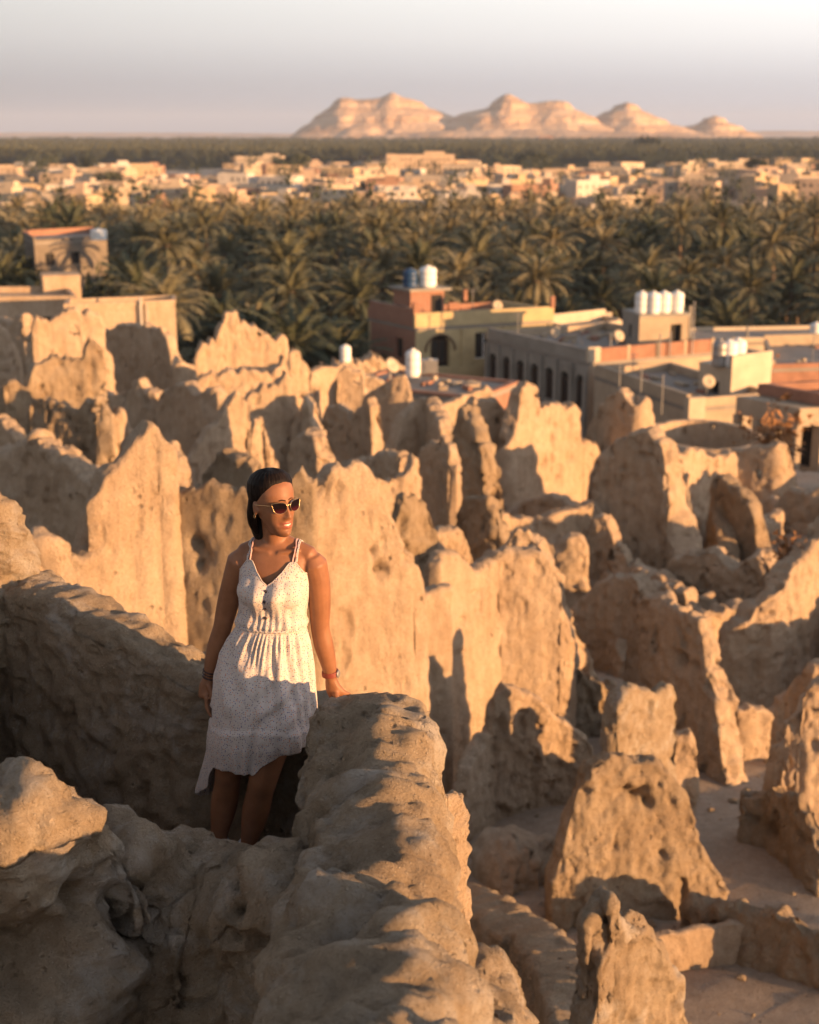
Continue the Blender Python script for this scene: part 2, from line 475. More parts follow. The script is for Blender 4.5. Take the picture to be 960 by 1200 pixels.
        for j in range(1, nr - 1):
            for i in range(n - 1):
                if not kill[j, i]: continue
                jb = m - 1 - j            # back vertex row matching front vertex row j
                if j > 0 and not kill[j - 1, i]: extra.append((j * n + i, j * n + i + 1, jb * n + i + 1, jb * n + i))
                if not kill[j + 1, i]: extra.append(((j + 1) * n + i, (jb - 1) * n + i, (jb - 1) * n + i + 1, (j + 1) * n + i + 1))
                if i > 0 and not kill[j, i - 1]: extra.append((j * n + i, jb * n + i, (jb - 1) * n + i, (j + 1) * n + i))
                if i < n - 2 and not kill[j, i + 1]: extra.append((j * n + i + 1, (j + 1) * n + i + 1, (jb - 1) * n + i + 1, jb * n + i + 1))
        quads = quads[~kill.ravel()]
        if extra: quads = np.concatenate([quads, np.array(extra)])
    c0 = C[n // 2]; org = (float(c0[0]), float(c0[1]), float(zg[n // 2]))
    o = mesh_np(name, V.reshape(-1, 3), quads=quads, mat=mat or MUD, origin=org)
    WALLS.append((label, len(quads)))
    return tag(o, label, cat, group)

# ---- the roofless room the woman stands in
FLOOR_Z = CAM_H - 2.81
gx2 = np.linspace(-3.4, -0.3, 90); gy2 = np.linspace(3.0, 6.1, 100)
X, Y = np.meshgrid(gx2, gy2)
Zf = FLOOR_Z - 0.012 + 0.035 * fbm(np.stack([X, Y, X * 0], -1) / 0.35, 3, 51) + 0.0 * X
Zf[np.hypot(X + 0.66, Y - 5.0) < 0.3] = FLOOR_Z - 0.012
edge = np.zeros_like(X, bool); edge[0] = edge[-1] = True; edge[:, 0] = edge[:, -1] = True
Zf = np.where(edge, FLOOR_Z - 5.5, Zf)
V = np.stack([X, Y, Zf], -1).reshape(-1, 3); nx_, ny_ = len(gx2), len(gy2)
ii, jj = np.meshgrid(np.arange(nx_ - 1), np.arange(ny_ - 1)); a = (jj * nx_ + ii).ravel()
o = mesh_np('room_floor', V, quads=np.stack([a, a + 1, a + nx_ + 1, a + nx_], -1), mat=GROUND_MAT)
tag(o, 'trodden dirt floor of the roofless room where the woman stands', kind='structure')

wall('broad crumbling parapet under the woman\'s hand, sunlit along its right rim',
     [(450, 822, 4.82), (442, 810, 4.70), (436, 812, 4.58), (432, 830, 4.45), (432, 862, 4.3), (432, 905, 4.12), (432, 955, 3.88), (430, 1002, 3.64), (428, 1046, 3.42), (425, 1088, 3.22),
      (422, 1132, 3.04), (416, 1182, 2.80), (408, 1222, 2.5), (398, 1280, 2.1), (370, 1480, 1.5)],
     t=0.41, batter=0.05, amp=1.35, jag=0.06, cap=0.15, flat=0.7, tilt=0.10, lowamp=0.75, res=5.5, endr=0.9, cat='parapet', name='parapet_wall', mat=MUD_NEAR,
     bumps=[(455, 870, 4.3, .13, .06), (390, 890, 4.1, .10, -.05), (430, 935, 3.95, .14, .05), (480, 985, 3.6, .10, .06), (410, 1010, 3.6, .08, -.05), (400, 1085, 3.3, .07, -.09),
            (490, 1110, 3.2, .14, .06), (380, 1050, 3.35, .10, .05), (500, 1160, 3.0, .12, .06), (400, 1150, 3.0, .10, .05), (440, 1040, 3.5, .08, .05), (450, 1080, 3.3, .06, -.06)])
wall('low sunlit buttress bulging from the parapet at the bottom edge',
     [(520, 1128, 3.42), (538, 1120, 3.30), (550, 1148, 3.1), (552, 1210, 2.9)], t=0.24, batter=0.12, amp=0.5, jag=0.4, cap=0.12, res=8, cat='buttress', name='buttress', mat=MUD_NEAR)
wall('small square sunlit stub behind the outer edge of the parapet',
     [(498, 930, 5.6), (512, 931, 5.55), (524, 936, 5.5)], t=0.3, batter=0.08, amp=0.4, jag=0.2, cap=0.08, res=6, cat='buttress', name='buttress')
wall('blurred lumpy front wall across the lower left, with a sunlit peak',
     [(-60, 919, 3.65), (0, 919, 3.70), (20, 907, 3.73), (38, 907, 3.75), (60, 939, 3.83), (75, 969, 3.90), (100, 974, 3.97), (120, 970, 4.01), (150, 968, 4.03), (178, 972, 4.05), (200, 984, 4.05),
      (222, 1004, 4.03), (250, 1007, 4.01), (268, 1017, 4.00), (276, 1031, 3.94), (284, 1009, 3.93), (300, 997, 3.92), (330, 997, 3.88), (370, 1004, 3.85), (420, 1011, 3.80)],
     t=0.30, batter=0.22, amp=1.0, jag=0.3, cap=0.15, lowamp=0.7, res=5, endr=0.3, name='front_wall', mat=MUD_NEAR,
     bumps=[(30, 940, 0, .10, .04), (168, 992, 0, .085, .10), (196, 1002, 0, .05, .04), (165, 1062, 0, .10, -.08), (252, 1032, 0, .06, .08), (225, 1085, 0, .05, -.05), (118, 1048, 0, .06, -.10), (92, 1040, 0, .05, -.07), (60, 1000, 0, .07, .05),
            (40, 1060, 0, .09, .06), (60, 1110, 0, .16, -.12), (20, 1130, 0, .12, -.06), (277, 1035, 0, .022, -.09), (276, 1060, 0, .022, -.08), (275, 1090, 0, .02, -.06), (273, 1120, 0, .02, -.05), (300, 1020, 0, .07, .06), (325, 1060, 0, .06, .06),
            (150, 1130, 0, .12, .07), (230, 1150, 0, .10, -.07), (90, 1180, 0, .08, .06), (330, 1130, 0, .05, -.06), (205, 1110, 0, .05, .05), (300, 1100, 0, .04, -.05)])
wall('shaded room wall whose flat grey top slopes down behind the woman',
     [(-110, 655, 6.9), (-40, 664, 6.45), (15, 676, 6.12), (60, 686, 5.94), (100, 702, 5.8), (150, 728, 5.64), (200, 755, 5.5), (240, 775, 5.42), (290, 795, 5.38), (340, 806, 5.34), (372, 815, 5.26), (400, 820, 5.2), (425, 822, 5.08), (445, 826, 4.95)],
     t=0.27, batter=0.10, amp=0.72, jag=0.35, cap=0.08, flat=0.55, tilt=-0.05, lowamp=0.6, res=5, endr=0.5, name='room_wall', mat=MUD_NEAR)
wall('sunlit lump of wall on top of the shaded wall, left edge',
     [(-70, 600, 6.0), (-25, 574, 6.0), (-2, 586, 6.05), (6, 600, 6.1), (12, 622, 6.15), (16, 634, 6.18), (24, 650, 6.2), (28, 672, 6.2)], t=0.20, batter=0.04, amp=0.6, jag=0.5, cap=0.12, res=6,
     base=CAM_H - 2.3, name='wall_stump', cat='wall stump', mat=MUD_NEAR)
wall('dark side wall closing the roofless room at the left edge', [(-150, 900, 3.9), (-130, 770, 4.9), (-110, 700, 6.3)], t=0.3, batter=0.1, amp=0.8, res=10, name='room_wall')

# ---- big walls just beyond the room
wall('large jagged orange wall with a tall peak, behind the woman on the left',
     [(20, 668, 12.3), (28, 650, 12.3), (33, 622, 12.4), (48, 611, 12.4), (60, 617, 12.45), (64, 640, 12.5), (70, 641, 12.5), (76, 646, 12.5), (96, 647, 12.6), (99, 640, 12.65), (103, 598, 12.7),
      (108, 572, 12.7), (116, 557, 12.75), (126, 545, 12.8), (140, 534, 12.9), (150, 520, 12.95), (162, 509, 13.0), (170, 500, 13.05), (180, 497, 13.1), (189, 506, 13.1), (193, 530, 13.15), (194, 558, 13.2), (196, 572, 13.2), (210, 567, 13.2)],
     t=0.42, batter=0.05, amp=0.75, jag=0.9, res=2.2)
wall('rough textured orange wall directly behind the woman\'s head and shoulder',
     [(188, 575, 13.3), (200, 567, 13.28), (215, 568, 13.22), (240, 570, 13.15), (262, 566, 13.08), (290, 568, 13.04), (315, 572, 13.0), (340, 562, 12.97), (356, 558, 12.96), (372, 566, 12.97)],
     t=0.42, batter=0.05, amp=0.5, lowamp=0.1, jag=1.0, res=2.0, mat=MUD_ROUGH, bumps=[(222, 640, 12.9, .08, -.16), (226, 660, 12.9, .06, -.12), (236, 650, 12.9, .05, -.08)])
wall('tall pale orange wall with a rounded double peak, right of the woman\'s head',
     [(352, 600, 13.35), (364, 580, 13.40), (372, 562, 13.45), (382, 548, 13.50), (392, 542, 13.55), (402, 546, 13.60), (408, 535, 13.65), (420, 533, 13.70), (430, 541, 13.75), (437, 565, 13.80), (446, 590, 13.85), (456, 612, 13.90),
      (467, 634, 13.95), (470, 652, 14.00), (478, 662, 14.05), (480, 690, 14.10), (482, 720, 14.15)],
     t=0.5, batter=0.05, amp=0.7, jag=0.6, res=2.2, bumps=[(455, 667, 13.85, .07, -.15), (447, 647, 13.85, .05, -.1), (385, 575, 13.45, .14, -.12)])
wall('flat orange panel of wall with a grey sloping top, between two paler walls',
     [(470, 708, 16.4), (482, 702, 16.5), (495, 693, 16.6), (512, 684, 16.7), (528, 684, 16.8)], wings=(0, 0), t=0.45, batter=0.03, amp=0.4, jag=0.2, cap=0.1, flat=0.6, res=2.4)
wall('big pale wall with a scooped notch in its crest, right of centre',
     [(503, 662, 17.50), (510, 652, 17.60), (520, 647, 17.75), (531, 645, 17.91), (538, 655, 18.01), (548, 663, 18.16), (562, 664, 18.37), (571, 655, 18.50), (576, 645, 18.57), (590, 642, 18.62), (606, 642, 18.64), (618, 640, 18.66),
      (632, 638, 18.68), (642, 648, 18.70), (650, 662, 18.71), (655, 690, 18.72), (657, 712, 18.72), (656, 745, 18.72), (654, 780, 18.72)],
     t=0.6, batter=0.10, amp=0.6, lowamp=0.5, jag=0.5, cap=0.25, res=2.2)
wall('rounded pale hump rising just behind the notched wall', [(590, 640, 20.0), (598, 627, 20), (610, 623, 20), (624, 628, 20), (638, 642, 19.9), (650, 660, 19.8)], t=0.5, batter=0.1, res=2.6)
wall('narrow sunlit ledge at the foot of the thin bright pillar', [(496, 636, 19.6), (506, 622, 19.7), (518, 616, 19.8), (532, 616, 19.9), (538, 622, 19.95), (541, 645, 20)], t=0.7, batter=0.02, cap=0.12, flat=0.6, jag=0.3, res=2.6)
wall('thin upright wall end glowing bright beside a dark face', [(484, 572, 26.5), (492, 540, 25.8), (500, 524, 25.2), (508, 516, 24.8), (517, 511, 24.5), (524, 510, 24.3), (531, 514, 24.15), (534, 530, 24.1), (535, 545, 24.0)],
     wings=(0, 0), t=0.42, batter=0.03, amp=0.8, jag=0.8, cap=0.1, res=2.2)
wall('small sunlit wall rising to a finger, right of the pale double peak', [(430, 590, 21.2), (438, 572, 21.3), (450, 565, 21.4), (464, 560, 21.5), (476, 553, 21.6), (482, 540, 21.7), (487, 541, 21.75), (488, 556, 21.8), (484, 580, 21.9)],
     t=0.35, batter=0.05, res=2.4)
wall('crumbled upright block with dark clefts below the small pointed wall', [(452, 640, 18.6), (458, 615, 18.7), (468, 592, 18.8), (478, 583, 18.9), (486, 580, 19.0), (495, 583, 19.1), (502, 600, 19.15), (505, 640, 19.2)], t=0.4, batter=0.06, amp=1.6, res=2.2, mat=MUD_ROUGH)
wall('triangular dull wall with a bright right edge leaning down behind the scooped notch', [(540, 606, 22.6), (546, 596, 22.5), (556, 587, 22.3), (566, 584, 22.1), (574, 583, 21.9), (581, 597, 21.8), (588, 612, 21.8), (594, 628, 21.7), (600, 640, 21.7)],
     t=0.42, batter=0.04, amp=1.2, res=2.3, mat=MUD_ROUGH)
wall('shaded stump with a bright rim, just above the woman\'s left shoulder line', [(345, 540, 24.6), (350, 512, 24.5), (362, 502, 24.4), (374, 507, 24.2), (380, 520, 24.0), (384, 560, 23.9)], t=0.6, batter=0.08, amp=1.0)
wall('rough round-topped shaded wall just above the woman\'s head', [(244, 572, 17.6), (249, 550, 17.5), (260, 538, 17.4), (275, 534, 17.2), (292, 536, 17.0), (303, 545, 16.9), (312, 560, 16.8)], t=0.5, batter=0.05, amp=1.3, mat=MUD_ROUGH)
wall('dull grey wall end with thin bright edge beside the orange peak', [(180, 545, 20.6), (192, 530, 20.4), (205, 527, 20.1), (213, 536, 19.9), (217, 555, 19.8), (222, 580, 19.7)], t=0.4, batter=0.04)
wall('dark rounded mound wall at the left edge below the streaked ruin', [(-60, 520, 23.5), (-20, 522, 23.2), (10, 530, 23.0), (36, 522, 22.6), (52, 518, 22.3), (62, 526, 22.0), (78, 532, 21.7), (92, 542, 21.4), (106, 549, 21.1), (120, 562, 20.8), (135, 580, 20.6)],
     t=0.8, batter=0.10, amp=1.1, res=2.4)
wall('low dark wall rising at the left edge beneath the lit spur', [(-30, 470, 31), (0, 480, 30.6), (12, 495, 30.2), (30, 512, 29.8), (45, 530, 29.5)], t=0.6, batter=0.1)
# ---- left cluster
wall('sunlit ruin with a round window hole, tallest of the left cluster',
     [(38, 395, 45.5), (42, 374, 45.5), (49, 380, 45.6), (56, 374, 45.7), (66, 371, 45.8), (78, 369, 45.9), (90, 364, 46.0), (102, 362, 46.1), (114, 366, 46.2), (120, 385, 46.3), (123, 410, 46.3), (126, 450, 46.4), (128, 480, 46.4)],
     t=0.9, batter=0.04, jag=1.4, holes=[(88, 388, 6, 5)])
wall('streaked sunlit wall in front of the ruin with the round hole',
     [(2, 453, 38.6), (14, 446, 38.6), (28, 443, 38.7), (36, 428, 38.8), (44, 420, 38.9), (56, 416, 39.0), (70, 417, 39.1), (86, 421, 39.2), (98, 415, 39.2), (104, 402, 39.3), (113, 401, 39.3), (119, 415, 39.4), (123, 440, 39.4), (126, 480, 39.4)],
     t=0.9, batter=0.04, amp=1.5, jag=1.3, mat=MUD_ROUGH)
wall('dark panel of wall with vertical streaks under the streaked sunlit wall', [(38, 470, 32.8), (50, 460, 32.6), (70, 470, 32.4), (92, 472, 32.2), (112, 470, 32.0), (122, 475, 31.8)], t=0.6, batter=0.05, amp=1.5, mat=MUD_ROUGH)
wall('descending row of small sunlit teeth right of the dark streaked panel', [(118, 478, 33.5), (125, 472, 33.6), (134, 480, 33.7), (139, 476, 33.7), (144, 492, 33.8), (150, 496, 33.8), (156, 508, 33.9), (163, 520, 34)], t=0.7, batter=0.08, jag=2.0)
wall('shaded wall fragment with one sunlit edge at the far left', [(-40, 368, 52), (-10, 374, 51.6), (4, 372, 51.2), (14, 376, 50.9), (24, 371, 50.6), (34, 369, 50.4), (37, 400, 50.2), (42, 430, 50)], t=1.0, batter=0.06, jag=1.2)
wall('lit shoulder of wall cut by the left edge of the picture', [(-50, 350, 47), (-20, 362, 47), (0, 380, 47.2), (8, 392, 47.4), (12, 410, 47.5), (10, 430, 47.6)], t=0.8, batter=0.1)
wall('broad dark wall with bright right edge, right of the round-holed ruin', [(116, 388, 55), (130, 384, 54.5), (150, 378, 54), (172, 378, 53.4), (184, 382, 53), (194, 385, 52.6), (201, 396, 52.4), (207, 420, 52.2), (210, 450, 52)],
     t=0.8, batter=0.04, jag=0.8)
wall('low rubble wall in the shade below the broad dark wall', [(122, 462, 45), (140, 460, 44.6), (158, 450, 44.2), (166, 446, 44), (175, 462, 43.8), (190, 466, 43.5)], t=0.8, batter=0.1, amp=1.6)
wall('small bright block between the broad dark wall and the crowned ruin', [(206, 424, 51), (214, 422, 51), (224, 424, 51.2), (228, 440, 51.3)], t=0.9, batter=0.04)
wall('crowned sunlit ruin with a pinnacle, standing alone before the dark palms',
     [(226, 425, 60), (229, 412, 60), (236, 404, 60.1), (243, 403, 60.2), (249, 396, 60.3), (256, 387, 60.4), (261, 380, 60.5), (263, 369, 60.5), (268, 363, 60.6), (274, 361, 60.6), (278, 366, 60.7), (279, 378, 60.7), (284, 374, 60.8), (292, 379, 60.9),
      (302, 384, 61), (312, 392, 61.1), (321, 397, 61.2), (326, 394, 61.3), (331, 391, 61.3), (331, 420, 61.4)],
     wings=(0, 0), t=1.1, batter=0.06, jag=1.6, holes=[(304, 391, 2.6, 3.2)])
wall('long sunlit wall with a ragged crest below the crowned ruin',
     [(222, 448, 49), (232, 441, 49), (246, 437, 49.1), (262, 434, 49.2), (278, 430, 49.3), (292, 428, 49.4), (304, 431, 49.5), (316, 434, 49.6), (324, 426, 49.7), (332, 419, 49.8), (336, 440, 49.9), (338, 470, 50), (340, 500, 50)],
     t=1.0, batter=0.05, jag=1.3, amp=1.2)
wall('dark round-shouldered wall left of the sunlit triangular gable', [(186, 500, 43.5), (192, 470, 43), (200, 455, 42.5), (212, 448, 42), (224, 451, 41.6), (234, 460, 41.3), (246, 455, 41), (258, 453, 40.8), (264, 470, 40.6)], t=0.9, batter=0.06, jag=0.8)
wall('sunlit triangular gable wall leaning right, with a sloping left edge', [(212, 548, 34.2), (222, 534, 34.2), (232, 520, 34.3), (241, 504, 34.4), (252, 492, 34.5), (260, 478, 34.6), (265, 466, 34.7), (272, 461, 34.8), (282, 463, 34.9), (289, 475, 35), (292, 500, 35), (294, 530, 35.1)],
     t=0.7, batter=0.04, jag=0.7)
wall('tall sunlit wall with a pointed right corner behind the triangular gable', [(284, 470, 38), (296, 458, 38.1), (308, 452, 38.2), (320, 447, 38.3), (328, 438, 38.4), (334, 430, 38.4), (338, 448, 38.5), (346, 456, 38.6), (352, 466, 38.7), (351, 490, 38.8), (346, 520, 38.8)],
     t=0.8, batter=0.04, jag=0.7)
wall('narrow bright buttress at the right foot of the triangular gable', [(292, 520, 31.8), (296, 490, 31.8), (302, 484, 31.9), (308, 500, 32), (314, 520, 32), (318, 545, 32.1)], t=0.6, batter=0.06)
wall('slim sunlit pillar stump before the dark palms', [(336, 425, 56), (339, 410, 56), (345, 407, 56.1), (351, 410, 56.2), (353, 424, 56.2), (360, 432, 56.3), (366, 442, 56.4)], t=1.0, batter=0.04)
wall('small post of wall with a dark cavity beside it', [(352, 492, 38), (356, 470, 38), (362, 467, 38), (367, 470, 37.9), (368, 490, 37.9), (376, 505, 37.8)], t=0.8, batter=0.06)
wall('low bright curved crest at the upper rim of the ruins', [(352, 445, 57.5), (362, 436, 58), (376, 430, 58.5), (390, 428, 59), (404, 427, 59.3), (416, 430, 59.5), (428, 438, 59.6), (446, 442, 59.6)], t=0.9, batter=0.04, jag=0.8)
wall('wall fragment with a small dark hole near its top, upper middle', [(392, 452, 51), (396, 436, 51), (406, 428, 51), (416, 433, 51), (426, 438, 51), (428, 460, 51)], t=0.8, batter=0.06, holes=[(419, 446, 5, 4)])
wall('dull leaning slab below the wall fragment with the dark hole', [(380, 500, 41.5), (386, 476, 41.3), (398, 470, 41), (408, 476, 40.8), (414, 490, 40.6), (424, 476, 40.4), (436, 462, 40.2), (440, 480, 40)], t=0.7, batter=0.07)
wall('broad dull wall with one bright corner facing the sun', [(428, 478, 45), (434, 458, 44.8), (444, 452, 44.4), (456, 446, 44), (466, 440, 43.8), (476, 441, 43.8), (481, 452, 43.8), (482, 475, 43.8)], t=0.9, batter=0.07, jag=0.9)
wall('low dark wall in the hollow left of the thin bright pillar', [(400, 545, 32), (420, 538, 31.6), (440, 530, 31.2), (460, 528, 30.8), (478, 534, 30.5)], t=0.8, batter=0.12)
wall('rounded dull wall with a bright upper left patch, left of centre', [(455, 530, 35.5), (461, 514, 35.6), (466, 496, 35.7), (474, 480, 35.8), (484, 472, 35.9), (495, 468, 36), (503, 466, 36), (510, 474, 35.6), (518, 488, 35), (526, 500, 34.6)], t=0.8, batter=0.05)
wall('tall dull slab with a pointed crest in the middle of the ruins', [(530, 560, 31.3), (536, 520, 31.2), (541, 494, 31.1), (547, 478, 31), (552, 474, 30.9), (558, 488, 30.7), (565, 506, 30.5), (572, 524, 30.3), (575, 550, 30.2), (577, 590, 30.1)], t=0.75, batter=0.04, amp=1.2, mat=MUD_ROUGH)
wall('bright ruined corner with a nick, behind the tall dull slab', [(548, 478, 41), (556, 466, 41.1), (566, 470, 41.2), (574, 466, 41.3), (582, 466, 41.4), (587, 482, 41.5), (593, 492, 41.6), (596, 505, 41.7)], t=0.9, batter=0.05, holes=[(584, 493, 2.5, 5)])
wall('thin bright straight wall crest in front of the flat grey roof', [(500, 478, 52), (520, 470, 52.2), (540, 463, 52.6), (560, 456, 53), (572, 452, 53.2)], t=0.8, batter=0.03, jag=0.5)
wall('tall wall with a square bright turret and a notched sunlit crest',
     [(592, 520, 40.0), (598, 490, 40.2), (603, 462, 40.4), (607, 449, 40.5), (616, 447, 40.7), (624, 450, 40.9), (626, 474, 41), (638, 473, 41.3), (652, 474, 41.6), (668, 472, 42), (671, 480, 42.1), (668, 494, 42.2), (672, 514, 42.3), (684, 513, 42.5), (694, 516, 42.7), (700, 530, 42.8)],
     t=0.9, batter=0.06, jag=0.7)
wall('dark upright wall in the gap left of the turreted wall', [(572, 500, 45), (582, 496, 44.8), (594, 492, 44.5), (602, 490, 44.3)], t=0.6, batter=0.05)
wall('long low curved wall crossing the hollow right of centre', [(574, 602, 32.6), (586, 597, 32.8), (602, 602, 33), (616, 606, 33.1), (632, 606, 33.2), (648, 600, 33.3), (662, 594, 33.5), (678, 589, 33.8), (696, 588, 34)], t=0.8, batter=0.14, jag=0.5, amp=0.8)
wall('smaller low wall below the long curved one', [(622, 642, 28.2), (636, 636, 28), (652, 632, 27.9), (668, 629, 27.8), (682, 628, 27.8), (690, 640, 27.8)], t=0.6, batter=0.12, jag=0.5)
wall('faint low mound at the foot of the turreted wall', [(612, 590, 38), (628, 582, 37.6), (644, 578, 37.2), (660, 580, 37), (676, 590, 36.8)], t=1.2, batter=0.2, jag=0.5)
wall('tall dull wall with a bright spike on its right shoulder', [(692, 540, 44.5), (697, 502, 44.3), (704, 486, 44), (712, 476, 43.6), (717, 464, 43.2), (724, 457, 42.8), (733, 458, 42.5), (741, 466, 42.3), (746, 474, 42.2), (752, 467, 42.3), (757, 476, 42.5), (762, 495, 42.7), (768, 508, 42.8)],
     t=0.9, batter=0.05, jag=0.9)
wall('massive block with a glowing crown over a dark face, right of centre', [(708, 545, 34.6), (712, 524, 34.5), (722, 516, 34.4), (732, 510, 34.2), (742, 504, 34.0), (754, 500, 33.9), (766, 501, 33.7), (775, 510, 33.5), (786, 514, 33.3), (790, 530, 33.2), (793, 560, 33.1), (797, 600, 33.0)],
     t=1.1, batter=0.10, jag=0.8, amp=1.1)
wall('bright fluted cliff of wall falling to the right of the glowing block', [(783, 548, 35.5), (788, 536, 35.7), (796, 531, 36), (806, 526, 36.3), (814, 520, 36.6), (821, 526, 36.8), (828, 535, 37), (838, 531, 37.2), (848, 528, 37.4), (856, 526, 37.6), (859, 548, 37.7)],
     t=0.9, batter=0.06, jag=0.8, amp=1.3)
wall('brown shaded wedge with a bright sloping edge below the fluted cliff', [(842, 560, 35.4), (852, 562, 35.2), (863, 568, 34.9), (872, 574, 34.6), (880, 584, 34.4), (887, 598, 34.2), (892, 615, 34.1), (895, 640, 34)], t=0.8, batter=0.07, jag=0.6, mat=MUD_ROUGH)
wall('pale wall with a see-through hole, below the round enclosure', [(852, 530, 47.5), (862, 525, 47.4), (876, 522, 47.2), (890, 522, 47.0), (902, 523, 46.8), (912, 520, 46.7), (920, 523, 46.8), (926, 540, 46.9), (930, 558, 47), (934, 578, 47)],
     t=0.8, batter=0.05, jag=0.7, holes=[(889, 554, 4, 7)])
wall('dark rounded wall at the right edge beyond the pale holed wall', [(898, 612, 41), (908, 590, 41), (924, 577, 40.8), (940, 571, 40.5), (956, 566, 40.2), (980, 562, 40)], t=0.8, batter=0.08)
wall('big right-edge wall with bright crown and curved dark lower face',
     [(836, 790, 21.8), (841, 752, 21.7), (848, 738, 21.7), (866, 722, 21.7), (882, 706, 21.8), (898, 692, 21.8), (908, 680, 21.9), (914, 664, 22), (920, 657, 22.1), (932, 650, 22.2), (942, 640, 22.4), (952, 622, 22.6), (964, 606, 22.8), (985, 600, 23)],
     t=0.7, batter=0.10, jag=0.6, amp=1.0)
wall('dull hummocky wall mass between the glowing block and the right-hand crowned wall', [(764, 700, 28.6), (774, 680, 28.5), (790, 660, 28.3), (804, 648, 28.1), (818, 643, 27.9), (836, 643, 27.7), (852, 650, 27.5), (864, 664, 27.3), (874, 662, 27.2), (888, 650, 27), (902, 645, 26.9), (912, 660, 26.8)],
     t=1.0, batter=0.14, jag=0.6, amp=1.3)
wall('triangular dull wall with a small hole under its pointed top', [(644, 700, 29.6), (655, 680, 29.4), (668, 668, 29.2), (680, 648, 29.1), (688, 622, 29), (698, 602, 28.9), (706, 595, 28.8), (715, 603, 28.7), (721, 624, 28.6), (732, 646, 28.5), (744, 662, 28.4), (760, 672, 28.3)],
     t=0.7, batter=0.07, holes=[(716, 652, 4.5, 7)])
wall('rounded pale block with a bright left rim, left of the tall leaning blade', [(668, 740, 24.5), (674, 716, 24.4), (682, 700, 24.4), (692, 688, 24.3), (706, 677, 24.2), (722, 674, 24), (742, 674, 23.8), (754, 682, 23.6), (764, 700, 23.4)], t=0.7, batter=0.10)
wall('low rubble edge just above the rounded pale block', [(740, 690, 26.5), (758, 684, 26.3), (776, 684, 26), (796, 688, 25.8), (812, 700, 25.6)], t=0.8, batter=0.1)
wall('tall leaning blade of wall with a thick pale right edge',
     [(742, 800, 19.6), (746, 760, 19.5), (752, 722, 19.3), (760, 702, 19.1), (770, 695, 18.9), (779, 697, 18.8), (790, 708, 18.6), (802, 717, 18.4), (816, 722, 18.2), (826, 730, 18.0), (832, 748, 17.9), (836, 775, 17.8), (843, 795, 17.7), (849, 806, 17.6), (852, 830, 17.5), (857, 868, 17.4), (862, 900, 17.3), (868, 935, 17.2)],
     wings=(0, 0), t=0.55, batter=0.05, jag=0.6, amp=1.0, bumps=[(792, 770, 18.4, .10, -.2), (806, 780, 18.3, .07, -.12)])
wall('brightest stump of the courtyard, square topped and glowing pale yellow', [(712, 860, 14.40), (716, 822, 14.44), (724, 810, 14.51), (736, 803, 14.62), (752, 806, 14.76), (770, 803, 14.92), (782, 801, 15.03), (788, 812, 15.08), (790, 850, 15.10)], wings=(0, 0), t=0.42, batter=0.05, jag=0.7, mat=MUD_NEAR)  # strong sunlight on the stump is put into the colour by paler mud
wall('duller low stub attached to the right of the brightest stump', [(784, 870, 15.20), (790, 855, 15.20), (798, 852, 15.20), (808, 858, 15.20), (814, 875, 15.20), (818, 910, 15.20)], wings=(0, 0), t=0.4, batter=0.08)
wall('coarse orange trapezoid of wall in the courtyard with a dark cavity',
     [(640, 1040, 13.50), (650, 1008, 13.50), (660, 975, 13.50), (670, 940, 13.50), (678, 912, 13.50), (688, 896, 13.52), (702, 891, 13.55), (722, 893, 13.60), (745, 890, 13.65), (768, 892, 13.70), (784, 900, 13.72), (794, 915, 13.75), (801, 940, 13.78), (808, 965, 13.80), (818, 990, 13.82), (828, 1012, 13.85), (838, 1036, 13.90)],
     t=0.42, batter=0.20, jag=0.8, amp=1.3, res=2.2, mat=MUD_ROUGH, bumps=[(756, 930, 13.35, .08, -.20), (768, 940, 13.35, .06, -.15), (742, 922, 13.35, .05, -.10), (782, 997, 13.40, .04, -.08)])
wall('back wall of the small roofless room, sunlit across its crest', [(568, 905, 16.2), (572, 850, 16.2), (577, 815, 16.22), (588, 804, 16.25), (602, 802, 16.3), (614, 807, 16.35), (624, 812, 16.4), (634, 818, 16.42), (642, 834, 16.45), (652, 838, 16.5), (664, 840, 16.5), (676, 850, 16.5), (686, 862, 16.52), (694, 880, 16.55)],
     wings=(0, 0), t=0.38, batter=0.05, jag=0.5)
wall('short side wall of the small roofless room, pierced by a dark slot', [(536, 965, 15.3), (539, 930, 15.35), (543, 900, 15.45), (550, 878, 15.7), (558, 862, 15.9), (568, 855, 16.1), (578, 848, 16.3)], wings=(0, 0), t=0.34, batter=0.07, jag=0.5, bumps=[(546, 928, 15.3, .06, -.2)])
wall('rubble-topped wall behind the small roofless room', [(612, 830, 19.8), (618, 802, 19.8), (630, 786, 19.8), (645, 779, 19.8), (662, 778, 19.8), (672, 790, 19.9), (690, 796, 20), (708, 797, 20.1), (722, 805, 20.2), (726, 840, 20.2)], t=0.5, batter=0.10, amp=1.7, jag=1.4, mat=MUD_ROUGH)
wall('pale stub block standing on the courtyard floor, start of the climbing thin wall', [(858, 835, 18.4), (864, 826, 18.4), (878, 825, 18.4), (892, 826, 18.5), (900, 835, 18.55)], wings=(0, 0), t=0.5, batter=0.08, jag=0.3)
wall('thin wall climbing to the right above the pale stub block', [(896, 835, 18.9), (908, 822, 18.9), (922, 812, 18.9), (934, 798, 18.8), (946, 785, 18.7), (956, 775, 18.6), (975, 768, 18.5)], wings=(0, 0), t=0.35, batter=0.04, jag=0.6)
wall('steep dull wall at the right edge with a sunlit upper corner', [(912, 915, 15.4), (918, 872, 15.3), (924, 845, 15.3), (934, 828, 15.25), (944, 812, 15.25), (952, 798, 15.2), (966, 790, 15.2), (990, 785, 15.2)], wings=(0, 0), t=0.45, batter=0.10, jag=0.7)
